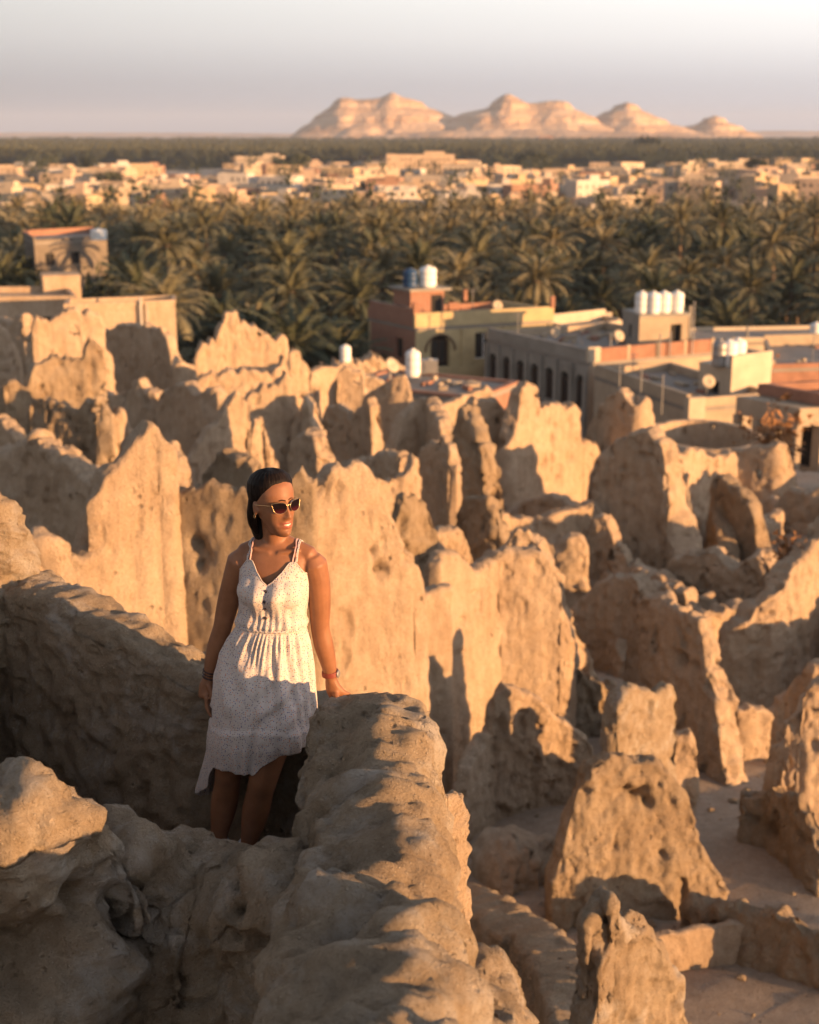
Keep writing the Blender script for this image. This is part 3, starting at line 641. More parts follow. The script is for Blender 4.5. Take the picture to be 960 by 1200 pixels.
wall('toppled broken block lying on the courtyard floor at the right', [(868, 945, 15.20), (872, 928, 15.20), (886, 924, 15.10), (902, 918, 15.00), (912, 914, 14.90), (924, 924, 14.70), (936, 934, 14.50), (948, 946, 14.30), (958, 962, 14.10), (966, 985, 13.90), (975, 1000, 13.80)], t=0.34, batter=0.12, amp=1.6, jag=1.0, wings=(0, 0), mat=MUD_ROUGH)
wall('knobbly low wall running from the trapezoid to the right edge', [(806, 1050, 13.20), (822, 1046, 13.05), (840, 1052, 12.95), (856, 1056, 12.85), (870, 1060, 12.75), (882, 1070, 12.65), (900, 1066, 12.55), (916, 1066, 12.45), (930, 1076, 12.35), (950, 1086, 12.25), (975, 1094, 12.05), (1010, 1104, 11.85)],
     t=0.42, batter=0.16, amp=1.7, jag=0.9, cap=0.2, res=2.2, mat=MUD_ROUGH)
wall('low plastered wall panel glowing orange between the spiky pillar and the knobbly wall', [(752, 1100, 12.30), (770, 1092, 12.35), (795, 1088, 12.40), (825, 1084, 12.50), (858, 1080, 12.60), (872, 1082, 12.65)], t=0.24, batter=0.05, amp=0.35, jag=0.2, cap=0.08, flat=0.6)
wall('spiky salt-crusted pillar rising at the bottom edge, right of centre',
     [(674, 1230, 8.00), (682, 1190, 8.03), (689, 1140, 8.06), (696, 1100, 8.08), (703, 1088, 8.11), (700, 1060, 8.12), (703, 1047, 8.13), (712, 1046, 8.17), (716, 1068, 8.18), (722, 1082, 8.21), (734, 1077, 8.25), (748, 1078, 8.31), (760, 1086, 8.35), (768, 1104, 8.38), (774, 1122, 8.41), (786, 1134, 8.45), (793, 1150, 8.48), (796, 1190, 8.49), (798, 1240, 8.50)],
     t=0.20, batter=0.025, amp=1.1, lowamp=.4, jag=0.9, res=3.0, mat=MUD_NEAR)  # paler mud paints in the pillar's sunlit brightness
wall('low curved wall with a broad mottled top, bending round below the parapet',
     [(500, 1042, 12.9), (515, 1042, 12.85), (540, 1046, 12.7), (565, 1053, 12.45), (590, 1066, 12.1), (612, 1080, 11.8), (632, 1096, 11.4), (650, 1115, 11.0), (664, 1138, 10.5), (674, 1170, 9.9), (684, 1215, 9.2), (692, 1260, 8.6)],
     t=0.46, batter=0.10, amp=0.9, jag=0.4, cap=0.10, flat=0.55, res=2.3, raw=True, mat=MUD_ROUGH)
wall('fallen heap of mud in the shade below the small roofless room', [(560, 1010, 14.3), (585, 985, 14.4), (610, 978, 14.5), (635, 990, 14.5), (655, 1012, 14.4)], t=1.4, batter=0.5, amp=1.4, jag=0.3, cap=0.12, name='mud_heap', cat='rubble heap')
# the round enclosure at the upper rim
ring = []
for k in range(41):
    th = math.pi * (1.02 + k / 40 * 1.96)
    ring.append((th, 0))
cx0, cy0 = at(826, 508, 57).x, 57.0
RINGZ = at(826, 508, 57).z
def ring_wall():
    pts = []
    c = at(826, 508, 57); rad = (at(888, 508, 57) - c).x
    for k in range(45):
        th = R(200) - R(400 - 62) * k / 44
        p = Vector((c.x + rad * math.cos(th), c.y + rad * 1.35 * math.sin(th), c.z))
        # back to photograph coordinates
        kk = p.y * CT - (p.z - CAM_H) * ST
        pts.append((480 + F_PX * p.x / kk, 600 - F_PX * (p.y * ST + (p.z - CAM_H) * CT) / kk, p.y))
    wall('round roofless enclosure with a smooth plastered rim and small openings', pts, wings=(0, 0), t=0.7, batter=0.03, amp=0.35, jag=0.15, cap=0.12, flat=0.5, name='round_enclosure', cat='round enclosure', depth=0.4, endr=0.3,
         holes=[(802, 506, 2, 4), (836, 500, 1.8, 3)])
ring_wall()
# unseen ruin walls added on the sun's side, put in to cast shade into view
OFF = [([(1010, 760, 20), (1080, 740, 21), (1150, 750, 22)], .6), ([(1000, 580, 34), (1060, 560, 34), (1120, 575, 35)], .9),
       ([(1080, 650, 28), (1150, 630, 28.5), (1230, 645, 29)], .9), ([(1060, 510, 46), (1120, 502, 46), (1180, 515, 47)], 1.0)]
DESCR = ['block-shaped', 'ragged', 'narrow', 'tall', 'stumpy', 'weathered', 'leaning', 'low', 'broad', 'pale', 'double-humped']
for k, (pp, tt) in enumerate(OFF):
    wall('%s ruined wall added beyond the right edge of the picture to cast shade' % DESCR[k], pp, t=tt, batter=0.06, amp=1.0, jag=1.0, res=8)
for k, (x, y, z, w) in enumerate([(-60, 470, 27, 60), (-90, 620, 16, 70), (1000, 640, 25, 50)]):
    pass
rf = random.Random(5)
n_f = 0
taken = []
while n_f < 26:
    Yf = rf.uniform(14.5, 52); xf = rf.uniform(-.27, .29) * Yf
    if Yf < 24 and xf > -3: continue
    if any(math.hypot(xf - a_, Yf - b_) < 1.6 + Yf * .02 for a_, b_ in taken): continue
    taken.append((xf, Yf)); n_f += 1
    a = rf.uniform(0, 3.14); L_ = rf.uniform(1.5, 3.6) * (0.7 + Yf / 50); h_ = rf.uniform(.5, 1.5) * (0.7 + Yf / 60); cv = rf.uniform(-.8, .8); pts_ = []
    for q in range(7):
        f = q / 6 - .5; x_ = xf + math.cos(a + cv * f) * L_ * f; y_ = Yf + math.sin(a + cv * f) * L_ * f
        z_ = float(terrain(x_, y_)) + h_ * (1 - 1.2 * abs(f) * rf.uniform(.3, 1.2))
        k_ = y_ * CT - (z_ - CAM_H) * ST
        pts_.append((480 + F_PX * x_ / k_, 600 - F_PX * (y_ * ST + (z_ - CAM_H) * CT) / k_, y_))
    pxm = pts_[3][0]; reg = ['at the left edge', 'below the streaked ruin', 'below the crowned ruin', 'behind the woman', 'left of the thin bright pillar', 'around the scooped wall', 'below the turreted wall', 'below the glowing block', 'at the right edge'][min(8, max(0, int(pxm / 107)))]
    wall('%s %s wall stub in the shade, %s, %s' % ('ankle-high' if h_ < .8 else 'knee-high' if h_ < 1.3 else 'waist-high', ['crooked', 'straight', 'curved', 'crumbled'][n_f % 4], 'nearest rank' if Yf < 24 else 'middle rank' if Yf < 37 else 'far rank', reg), pts_, t=rf.uniform(.45, .9), batter=.14, amp=1.1, jag=.8, wings=(0, 0), res=3.2, name='wall_stub', cat='wall stub', group='low wall stubs between the ruins')
# fallen lumps of mud and stones on the ground
rs_ = np.random.default_rng(77)
ico = np.array([(0, 0, 1), (.89, 0, .45), (.28, .85, .45), (-.72, .53, .45), (-.72, -.53, .45), (.28, -.85, .45), (.72, .53, -.45), (-.28, .85, -.45), (-.89, 0, -.45), (-.28, -.85, -.45), (.72, -.53, -.45), (0, 0, -1)])
icf = np.array([(0,1,2),(0,2,3),(0,3,4),(0,4,5),(0,5,1),(1,6,2),(2,7,3),(3,8,4),(4,9,5),(5,10,1),(6,7,2),(7,8,3),(8,9,4),(9,10,5),(10,6,1),(11,7,6),(11,8,7),(11,9,8),(11,10,9),(11,6,10)])
NS = 1500
ys = 8.5 + 34 * rs_.random(NS) ** 1.7; xs_ = (rs_.random(NS) * .62 - .28) * ys + .3
zs_ = terrain(xs_, ys); sz_ = (.010 + .035 * rs_.random(NS) ** 4) * (0.6 + ys / 22) * 1.2
Vr = ico[None] * (1 + .45 * rs_.normal(size=(NS, 12, 1)).clip(-1, 1)) * sz_[:, None, None] * np.array([1, 1, .7])
Vr = Vr + np.stack([xs_, ys, zs_ + sz_ * .2], -1)[:, None]
Fr = (icf[None] + 12 * np.arange(NS)[:, None, None]).reshape(-1, 3)
o = mesh_np('fallen_stones', Vr.reshape(-1, 3), tris=Fr, mat=MUD_ROUGH, smooth=False)
tag(o, 'small stones and fallen lumps of mud strewn over the ground between the ruins', 'rubble', None, 'stuff')
print('walls', len(WALLS), 'faces', sum(w[1] for w in WALLS))
# ------------------------------------------------------------------ desert hills on the horizon
HILL_MAT, nt, b = new_mat('layered_desert_rock')
p = pos(nt)
sepz = nt.nodes.new('ShaderNodeSeparateXYZ'); nt.links.new(p, sepz.inputs[0])
wob = noise(nt, p, 0.006, 4)
zz = math_n(nt, 'ADD', math_n(nt, 'MULTIPLY', sepz.outputs['Z'], 0.02), math_n(nt, 'MULTIPLY', wob, 0.7))
wv = noise(nt, p, 0.05, 5, 0.6, (0.12, 0.12, 1.6))
c = cramp(nt, wv, [(0.30, (0.36, 0.22, 0.13)), (0.5, (0.50, 0.345, 0.22)), (0.70, (0.62, 0.46, 0.32))])
nt.links.new(c, b.inputs['Base Color']); b.inputs['Roughness'].default_value = 0.95; b.inputs['Specular IOR Level'].default_value = 0.1
bump(nt, b, noise(nt, p, 0.08, 5), 6.0)
HY = 3900.0
def hill(label, prof, Yc, width, seed, benches=(0.45, 0.75)):
    """a hill whose skyline follows prof [(px, py)], steeper at its capped top"""
    xs = np.array([at(px, py, Yc).x for px, py in prof]); zs = np.array([at(px, py, Yc).z for px, py in prof])
    x0, x1 = xs[0] - 60, xs[-1] + 60
    gx = np.linspace(x0, x1, int((x1 - x0) / 7)); gy = np.linspace(-width, width, 90)
    X, Y = np.meshgrid(gx, gy)
    q = np.stack([X, Y, X * 0 + seed * 31], -1)
    sky_z = np.interp(gx, xs, zs, left=-2, right=-2)[None]
    w = np.abs(Y) / width
    gully = 0.10 * (1 - np.abs(fbm(q / 95, 3, 61)) * 2) + 0.05 * fbm(q / 35, 3, 62)
    w2 = np.clip(w * (1 + 1.6 * gully), 0, 1.2)
    prof_w = 1 - smoothstep(w2 * 1.05) ** 0.85
    # stepped benches of harder rock
    h = sky_z * prof_w + 9 * fbm(q / 60, 4, 63) * prof_w * np.clip(w * 4, 0.15, 1)
    hb = h / max(1, zs.max())
    for bch in benches:
        h = h + 9 * (smoothstep((hb - bch) / 0.05 + 0.5) - np.clip((hb - bch) / 0.25 + 0.5, 0, 1))
    Z = np.where((w >= 1) | (sky_z <= 0), -3, h) 
    V = np.stack([X, Y + Yc, Z], -1).reshape(-1, 3); nx_ = len(gx); ny_ = len(gy)
    ii, jj = np.meshgrid(np.arange(nx_ - 1), np.arange(ny_ - 1)); a = (jj * nx_ + ii).ravel()
    o = mesh_np('hill', V, quads=np.stack([a, a + 1, a + nx_ + 1, a + nx_], -1), mat=HILL_MAT, origin=(float(xs.mean()), Yc, 0))
    return tag(o, label, 'hill', None, 'structure')
hill('broad flat-topped desert hill, longest of the range, left of the others', [(340, 160), (352, 150), (364, 142), (378, 131), (392, 120), (398, 114), (408, 114), (418, 117), (434, 116), (446, 114), (454, 110), (460, 108), (470, 113), (482, 116), (496, 122), (510, 128), (522, 133), (540, 142), (556, 150), (575, 157)], HY, 260, 1)
hill('double-peaked desert hill in the middle of the range', [(508, 156), (524, 144), (540, 133), (552, 130), (566, 126), (574, 124), (582, 116), (590, 111), (597, 110), (606, 114), (618, 122), (628, 122), (640, 119), (652, 118), (662, 119), (672, 125), (684, 132), (694, 137), (706, 144), (722, 151), (738, 158)], HY - 60, 230, 2)
hill('small conical desert hill right of the double-peaked one', [(676, 154), (690, 142), (700, 136), (708, 131), (718, 126), (728, 122), (734, 119), (742, 122), (750, 126), (762, 133), (778, 141), (796, 147), (812, 153), (830, 159)], HY - 20, 200, 3, (0.5, 0.85))
hill('smallest pointed desert hill at the right end of the range', [(788, 156), (802, 150), (814, 146), (824, 140), (832, 137), (838, 135), (846, 138), (854, 143), (866, 148), (878, 153), (892, 159)], HY + 30, 150, 4, (0.5, 0.8))
hill('low sandy apron in front of the desert hills', [(420, 161), (470, 156), (520, 153), (570, 152), (620, 151), (680, 153), (730, 154), (800, 157), (880, 161)], HY - 420, 220, 5, ())
hill('pale distant ridge fading into haze at the right of the horizon', [(700, 159), (780, 155), (850, 154), (910, 153.2), (1000, 154), (1100, 155), (1250, 158)], 8200, 500, 6, ())
hill('pale distant ridge low on the left of the horizon', [(-250, 158), (-100, 156), (40, 155.2), (160, 155.4), (300, 156), (420, 158)], 8200, 500, 7, ())

# ------------------------------------------------------------------ date palms
def leaf_mat(name, c1, c2):
    m, nt, b = new_mat(name)
    p = pos(nt)
    oi = nt.nodes.new('ShaderNodeObjectInfo')
    n = noise(nt, p, 0.9, 3)
    f = math_n(nt, 'ADD', math_n(nt, 'MULTIPLY', n, 0.7), math_n(nt, 'MULTIPLY', oi.outputs['Random'], 0.3))
    c = cramp(nt, f, [(0.3, c1), (0.7, c2)])
    nt.links.new(c, b.inputs['Base Color']); b.inputs['Roughness'].default_value = 0.75
    b.inputs['Specular IOR Level'].default_value = 0.15
    return m
PALM_LEAF = leaf_mat('date_palm_leaf', (0.058, 0.070, 0.045), (0.14, 0.135, 0.082))
PALM_OLIVE = leaf_mat('dusty_palm_leaf', (0.085, 0.088, 0.054), (0.22, 0.19, 0.115))
TREE_LEAF = leaf_mat('broadleaf_green', (0.03, 0.038, 0.022), (0.062, 0.066, 0.034))
TRUNK = plain_mat('palm_trunk', (0.17, 0.12, 0.08), 0.9, 0.3, 4.0, 0.05)
def palm_mesh(seed, nf, nseg, leaflets, R0=3.6, droop=1.0, trunk=True, H=7.5):
    """returns crown (V, T) and trunk (V, Q) arrays; the crown centre is at height H"""
    r = random.Random(seed)
    V = []; T = []
    def tri(a, b_, c): V.extend([a, b_, c]); T.append((len(V) - 3, len(V) - 2, len(V) - 1))
    for k in range(nf):
        az = 2.399963 * k + r.uniform(-.2, .2)
        f = k / nf
        el0 = R(84) * (1 - f) + R(-28) * f + r.uniform(-.12, .12)
        L = R0 * r.uniform(.85, 1.1) * (0.82 + 0.25 * math.sin(math.pi * min(1, f * 1.2)))
        p = Vector((0, 0, H)); el = el0; ca, sa = math.cos(az), math.sin(az)
        side = Vector((-sa, ca, 0)); P = [p.copy()]; D = []
        for s in range(nseg):
            d = Vector((ca * math.cos(el), sa * math.cos(el), math.sin(el))); D.append(d)
            p = p + d * (L / nseg); P.append(p.copy())
            el -= droop * (1.45 / nseg) * (0.5 + s / nseg) * (1.2 - 0.5 * math.sin(max(0, el0)))
        for s in range(nseg):
            d = D[s]; up = side.cross(d)
            for sgn in (-1, 1):
                for q in range(leaflets):
                    t = (s + (q + r.random() * .5) / leaflets) / nseg
                    if t < 0.10: continue
                    b0 = P[s].lerp(P[s + 1], (q + .0) / leaflets); b1 = P[s].lerp(P[s + 1], (q + .95) / leaflets)
                    ll = 0.85 * R0 / 3.6 * (math.sin(math.pi * min(1, t * 0.85 + 0.12)) ** 0.6) * r.uniform(.8, 1.15)
                    tip = b0 + (side * sgn * 0.72 + d * 0.62 + up * 0.20 - Vector((0, 0, 0.28 * r.random()))) * ll
                    if sgn > 0: tri(b0, b1, tip)
                    else: tri(b1, b0, tip)
            w = side * 0.03
            tri(P[s] - w, P[s] + w, P[s + 1])
    V = np.array([tuple(v) for v in V]); T = np.array(T)
    tv = []; tq = []
    if trunk:
        n = 8; rings = 10; lx, ly = r.uniform(-.5, .5), r.uniform(-.5, .5)
        for j in range(rings):
            u = j / (rings - 1); rad = 0.27 - 0.07 * u + (0.03 if j % 2 else 0) + (0.12 if u > .9 else 0)
            for i in range(n):
                a = 2 * math.pi * i / n
                tv.append((lx * (1 - u) ** 2 + rad * math.cos(a), ly * (1 - u) ** 2 + rad * math.sin(a), -1 + (H + 1.05) * u))
        for j in range(rings - 1):
            for i in range(n): tq.append((j * n + i, j * n + (i + 1) % n, (j + 1) * n + (i + 1) % n, (j + 1) * n + i))
    return V, T, np.array(tv), np.array(tq)
PV = []
for k in range(6):
    H = [12.2, 13.4, 11.4, 13.8, 12.6, 10.6][k]
    V_, T_, tv, tq = palm_mesh(100 + k, 34, 6, 3, R0=[3.9, 3.5, 4.1, 3.7, 4.3, 3.3][k], droop=[1.0, 1.15, .9, 1.2, 1.0, .85][k], H=H)
    cm = bpy.data.meshes.new('crown'); cm.from_pydata(V_.tolist(), [], T_.tolist()); cm.materials.append(PALM_OLIVE if k % 2 else PALM_LEAF)
    tm = bpy.data.meshes.new('trunk'); tm.from_pydata(tv.tolist(), [], tq.tolist()); tm.materials.append(TRUNK)
    tm.polygons.foreach_set('use_smooth', [True] * len(tm.polygons))
    PV.append((cm, tm))
def in_buildings(x, y):
    """keeps palms out of the modern houses; x, y on the plain"""
    k = y * CT + (CAM_H - 10) * ST
    px = 480 + F_PX * x / k
    if y < 112: return not (px < 425 and y > 94 and px > 190)
    if px < 60 and y < 128: return True
    if px > 425 and y < 122 : return True
    if px > 560 and y < 128: return True
    if 20 < px < 140 and 148 < y < 185: return True
    return False
pts_palm = []
sp = 5.5
y = 92.0
while y < 350:
    xw = y * 0.33 + 14
    x = -xw
    while x < xw:
        xx, yy = x + random.uniform(-2.2, 2.2), y + random.uniform(-2.2, 2.2)
        if not in_buildings(xx, yy) and random.random() < 0.9: pts_palm.append((xx, yy))
        x += sp * (1.0 if y < 230 else 1.15)
    y += sp * (0.95 if y < 230 else 1.2)
pts_palm.sort(key=lambda q: q[1])
def zpl(x, y): return float(terrain(np.array(x), np.array(y)))
near, mid = [], []
for (x, y) in pts_palm:
    k = y * CT + 18 * ST
    px = 480 + F_PX * x / k
    (near if (len(near) < 296 and -25 < px < 985) else mid).append((x, y, px))
def palm_label(px, y, k, hz):
    dist = 'in the front edge' if y < 126 else 'in the second rank' if y < 134 else 'in the third rank' if y < 142 else 'in the fourth rank' if y < 152 else 'deep inside'
    reg = ['at the left edge', 'above the holed ruin', 'above the dark wall', 'left of the crowned ruin', 'above the crowned ruin', 'above the slim pillar', 'left of the brick gable', 'above the yellow house', 'right of the yellow house', 'above the arched house', 'left of the four tanks', 'above the four tanks', 'right of the four tanks', 'left of the right edge', 'at the right edge'][min(14, max(0, int((px + 25) / 67.3)))]
    tone = 'olive' if k % 2 else 'dark'
    hh = {.5: 'low', .7: 'short', .85: 'mid-height', 1.0: 'tall', 1.1: 'tallest'}[hz]
    return '%s %s palm %s of the grove, %s' % (hh, tone, dist, reg)
for n_, (x, y, px) in enumerate(near):
    k = random.randrange(6); cm, tm = PV[k]
    rt = bpy.data.objects.new('date_palm', None); col.objects.link(rt)
    s_ = random.uniform(.85, 1.15); hz = random.choice([.5, .7, .85, 1.0, 1.1])
    rt.location = (x, y, zpl(x, y) - 8.5 * s_ * (1 - hz)); rt.rotation_euler = (random.uniform(-.06, .06), random.uniform(-.06, .06), random.uniform(0, 6.28)); rt.scale = (s_, s_, s_ * 1.0)
    tag(rt, palm_label(px, y, k, hz), 'date palm', 'date palms of the oasis grove')
    for nm, me in (('crown', cm), ('trunk', tm)):
        c_ = bpy.data.objects.new(nm, me); col.objects.link(c_); c_.parent = rt
def scatter(name, protos, places, mat, label, kind='stuff', mats=None):
    Vs, Ts, b0 = [], [], 0
    for (x, y, z, s, r_) in places:
        V_, T_ = protos[random.randrange(len(protos))]
        cr, sr = math.cos(r_), math.sin(r_)
        W = np.empty_like(V_); W[:, 0] = x + s * (V_[:, 0] * cr - V_[:, 1] * sr); W[:, 1] = y + s * (V_[:, 0] * sr + V_[:, 1] * cr); W[:, 2] = z + s * V_[:, 2]
        Vs.append(W); Ts.append(T_ + b0); b0 += len(V_)
    o = mesh_np(name, np.concatenate(Vs), tris=np.concatenate(Ts), mat=mat, smooth=False)
    return tag(o, label, 'palm grove' , None, kind)
low = []
for k in range(4):
    V_, T_, tv, tq = palm_mesh(200 + k, 30, 4, 2, R0=3.8, droop=1.05, H=11.5 + k * .6)
    tt = np.concatenate([tq[::2][:, [0, 1, 2]], tq[::2][:, [0, 2, 3]]]) + len(V_)
    low.append((np.concatenate([V_, tv]), np.concatenate([T_, tt])))
scatter('palm_grove', low, [(x, y, zpl(x, y) - random.choice([0, .8, 2, 3.5]) - max(0, (y - 230) / 28), random.uniform(.85, 1.2), random.uniform(0, 6.28)) for (x, y, px) in mid], PALM_OLIVE, 'dense date palms filling the grove between the near houses and the town')
# tufts for the town's palms and the far belt
tuft = []
for k in range(4):
    V_, T_, tv, tq = palm_mesh(300 + k, 13, 2, 1, R0=4.4, droop=1.0, trunk=False, H=7.5 + k * .8)
    tuft.append((V_, T_))
# ------------------------------------------------------------------ the distant town
def wall_paint(name, c, var=0.12): return plain_mat(name, c, 0.85, var, 0.35, 0.03)
TOWN = [wall_paint('cream_plaster', (0.50, 0.40, 0.29)), wall_paint('pink_plaster', (0.46, 0.34, 0.25)), wall_paint('whitewash', (0.54, 0.48, 0.41)), wall_paint('ochre_plaster', (0.46, 0.34, 0.21)),
        wall_paint('red_brick_far', (0.32, 0.19, 0.13)), wall_paint('grey_block', (0.34, 0.29, 0.24)), wall_paint('tan_mud_far', (0.44, 0.33, 0.23))]
TNAME = ['cream', 'pinkish', 'whitewashed', 'ochre', 'red brick', 'grey block', 'tan mud']
GLASS = plain_mat('dark_window', (0.035, 0.032, 0.03), 0.3, 0.2, 1.0, 0, 0, 0.5)
ROOFM = plain_mat('dusty_roof', (0.36, 0.30, 0.25), 0.95, 0.2, 0.6)
town_pts = []
def house(px, py, Y, w, d, h, c, label, rz=0.0, tower=False):
    p = at(px, py, Y)
    p.z = zpl(p.x, p.y)
    rt = empty('town_house', (p.x, p.y, p.z), label, 'house', 'houses of the distant town', rz)
    m = MB()
    m.box((0, 0, h / 2 - .5), (w, d, h + 1))
    t = 0.35
    for (cx, cy, lx, ly) in ((0, -d / 2 + t / 2, w, t), (0, d / 2 - t / 2, w, t), (-w / 2 + t / 2, 0, t, d - 2 * t), (w / 2 - t / 2, 0, t, d - 2 * t)):
        m.box((cx, cy, h + 0.42), (lx, ly, 0.84))
    m.build('walls', TOWN[c], rt)
    m = MB(); m.box((0, 0, h + 0.03), (w - 2 * t - .02, d - 2 * t - .02, 0.06)); m.build('roof', ROOFM, rt)
    if tower:
        m = MB(); m.box((w * .22, d * .15, h + 1.3), (w * .3, d * .35, 2.6)); m.build('stair_room', TOWN[c], rt)
    fl = max(1, int(h // 3.0)); nw = max(2, int(w // 2.6))
    m = MB()
    for f in range(fl):
        for k in range(nw):
            if random.random() < .15: continue
            x = -w / 2 + w * (k + .5) / nw
            m.box((x, -d / 2 - .012, f * 3.0 + 1.75), (0.95, .05, 1.25))
            if k < int(d // 3): m.box((w / 2 + .012, -d / 2 + d * (k + .5) / max(1, int(d // 3)), f * 3.0 + 1.75), (.05, .95, 1.25))
    tag(m.build('windows', GLASS, rt), kind='stuff')
    town_pts.append((p.x, p.y, max(w, d) * .75))
    return rt
# (x0, x1, roof row y0, y1, count, min and max width)
CL = [(0, 60, 186, 200, 7, 9, 15), (60, 140, 196, 206, 8, 10, 18), (100, 180, 190, 200, 6, 12, 22), (0, 60, 206, 232, 9, 8, 14), (60, 180, 208, 222, 16, 9, 16), (180, 330, 202, 222, 26, 8, 15), (283, 320, 184, 192, 3, 12, 20),
      (330, 430, 190, 205, 12, 8, 16), (330, 470, 206, 226, 22, 8, 14), (430, 530, 180, 198, 8, 12, 22), (470, 620, 204, 222, 20, 8, 16), (530, 620, 186, 204, 7, 8, 13), (620, 740, 196, 216, 18, 8, 15),
      (700, 820, 190, 212, 16, 8, 14), (820, 900, 186, 214, 12, 9, 17), (880, 960, 182, 212, 18, 8, 14), (520, 700, 156, 163, 16, 14, 26), (0, 40, 230, 262, 5, 7, 10), (60, 330, 222, 236, 10, 7, 11), (330, 620, 222, 238, 12, 7, 11), (620, 960, 214, 232, 12, 7, 11)]
PLACE = ['at the left edge', 'left of the tall tree', 'over the left palms', 'left of centre', 'in the centre', 'right of centre', 'over the right palms', 'near the right edge', 'at the right edge']
used = {}
rh = random.Random(21)
specs = []
for (x0, x1, y0, y1, n, w0, w1) in CL:
    n = min(int(n * 1.6) + 2, 40)
    for k in range(n):
        px = rh.uniform(x0, x1); py = rh.uniform(y0, y1)
        h = rh.choice([3.4, 3.6, 6.4, 6.6, 6.4, 9.4]) if py > 170 else 5
        v = (600 - py) / F_PX; ang = R(PITCH) - math.atan(v)
        Y = (CAM_H - h - 0.8) / math.tan(ang)
        Y = min(Y, 2900) if py > 170 else 3350
        if py <= 170: Y = 3300 - rh.uniform(0, 150)
        w = rh.uniform(w0, w1) * (0.8 + Y / 2600); d = w * rh.uniform(.6, .95)
        c = rh.choices(range(7), [6, 4, 3, 3, 2, 1.5, 4])[0]
        fl = {1: 'one-storey', 2: 'two-storey', 3: 'three-storey'}[max(1, int(h // 3.0))]
        row = 'back row' if py < 192 else 'middle row' if py < 207 else 'front row'
        if py < 170: lab = 'tiny %s house of the settlement at the foot of the desert hills' % TNAME[c]
        else: lab = '%s %s house, %s of the distant town, %s' % (fl, TNAME[c], row, PLACE[min(8, int(px / 107))])
        specs.append((w * h / Y / Y, px, py, Y, w, d, h, c, lab, rh.uniform(-.5, .5), rh.random() < .4))
specs.sort(key=lambda q: -q[0])
for q in specs[:284]: house(*q[1:])
m = MB()
for (_, px, py, Y, w, d, h, c, lab, rz, tw) in specs[284:]:
    p = at(px, py, Y); m.box((p.x, p.y, h / 2 + .2), (w, d, h + 1.2), rz, c); m.box((p.x, p.y, h + .85), (w * .86, d * .86, .12), rz, 7)
    for k in range(max(2, int(w // 2.8))):
        f = (k + .5) / max(2, int(w // 2.8)) - .5; m.box((p.x + math.cos(rz) * w * f + math.sin(rz) * (d / 2 + .02), p.y + math.sin(rz) * w * f - math.cos(rz) * (d / 2 + .02), h - 1.4), (1.0, .08, 1.2), rz, 8)
    town_pts.append((p.x, p.y, max(w, d) * .75))
tag(m.build('far_small_houses', None, None, mats=TOWN + [ROOFM, GLASS]), 'smallest houses crowded between the larger ones of the distant town', 'houses', None, 'stuff')
# a few that stand out
def stand(px, py, h, w, d, c, lab, rz=0.0):
    v = (600 - py) / F_PX; ang = R(PITCH) - math.atan(v); Y = (CAM_H - h - 0.8) / math.tan(ang)
    return house(px, py, Y, w, d, h, c, lab, rz, True)
stand(148, 196, 9.4, 34, 18, 3, 'long orange three-storey block left of centre in the distant town', 0.1)
stand(305, 183, 9.6, 34, 18, 0, 'pale cream tall block standing above the trees at the upper left of the town', -0.05)
stand(492, 181, 13.0, 42, 22, 6, 'largest tan block in the middle of the distant town', 0.05)
stand(545, 193, 9.4, 22, 14, 0, 'cream house with a stair room right of the largest tan block', -0.2)
stand(862, 189, 9.4, 30, 16, 0, 'bright cream block left of the dark tree on the right side of the town', 0.1)
stand(640, 160, 16, 30, 18, 4, 'reddish block far back at the foot of the desert hills', 0.0)
stand(12, 262, 6.4, 10, 8, 4, 'red brick house among the dark trees at the left edge', 0.2)
stand(45, 240, 6.4, 7, 6, 0, 'small pale house peeping over the palms at the left', 0.1)
stand(228, 283, 3.4, 14, 9, 2, 'low pale house half hidden in the palms right of centre', 0.1) if False else None
stand(708, 238, 3.6, 11, 6, 2, 'low whitish house alone inside the palm grove, right of centre', 0.1)
stand(598, 234, 3.6, 12, 6, 0, 'low cream house alone inside the palm grove, near the centre', -0.1)

# palms and trees amid the town, and the far belt
def clear(x, y):
    for (hx, hy, r_) in town_pts:
        if abs(x - hx) < r_ + 1.5 and -r_ * 1.2 - 1.0 < (y - hy) < r_ : return False
    return True
pl = []
for k in range(2600):
    y = math.sqrt(random.uniform(350 ** 2, 1400 ** 2)); x = random.uniform(-.34, .34) * y
    dens = 0.45 if y < 470 else 0.26
    # thicker where the photograph shows trees between the quarters
    px = 480 + F_PX * x / (y * CT + 18 * ST)
    if y > 520 and (30 < px < 70 or 330 < px < 350 or 560 < px < 640 or 745 < px < 830): dens = .9
    if random.random() < dens and clear(x, y): pl.append((x, y, 0, random.uniform(.75, 1.15), random.uniform(0, 6.28)))
scatter('palm_grove', tuft, pl, PALM_LEAF, 'scattered palms and trees between the houses of the distant town')
def canopy(n, y0, y1, seed, spread):
    """far belt: many small crowns, each a rough ball of tilted leaf clumps"""
    rr = np.random.default_rng(seed)
    t = rr.random(n); yy = (y0 ** -1 + t * (y1 ** -1 - y0 ** -1)) ** -1
    xx = (rr.random(n) * 2 - 1) * spread * yy
    return xx, yy
xx, yy = canopy(15000, 1180, 3250, 5, .34)
Vs = []; Ts = []; b0 = 0
rr = np.random.default_rng(9)
hp = [at_z(px, 170, 0) for px in (0,)]
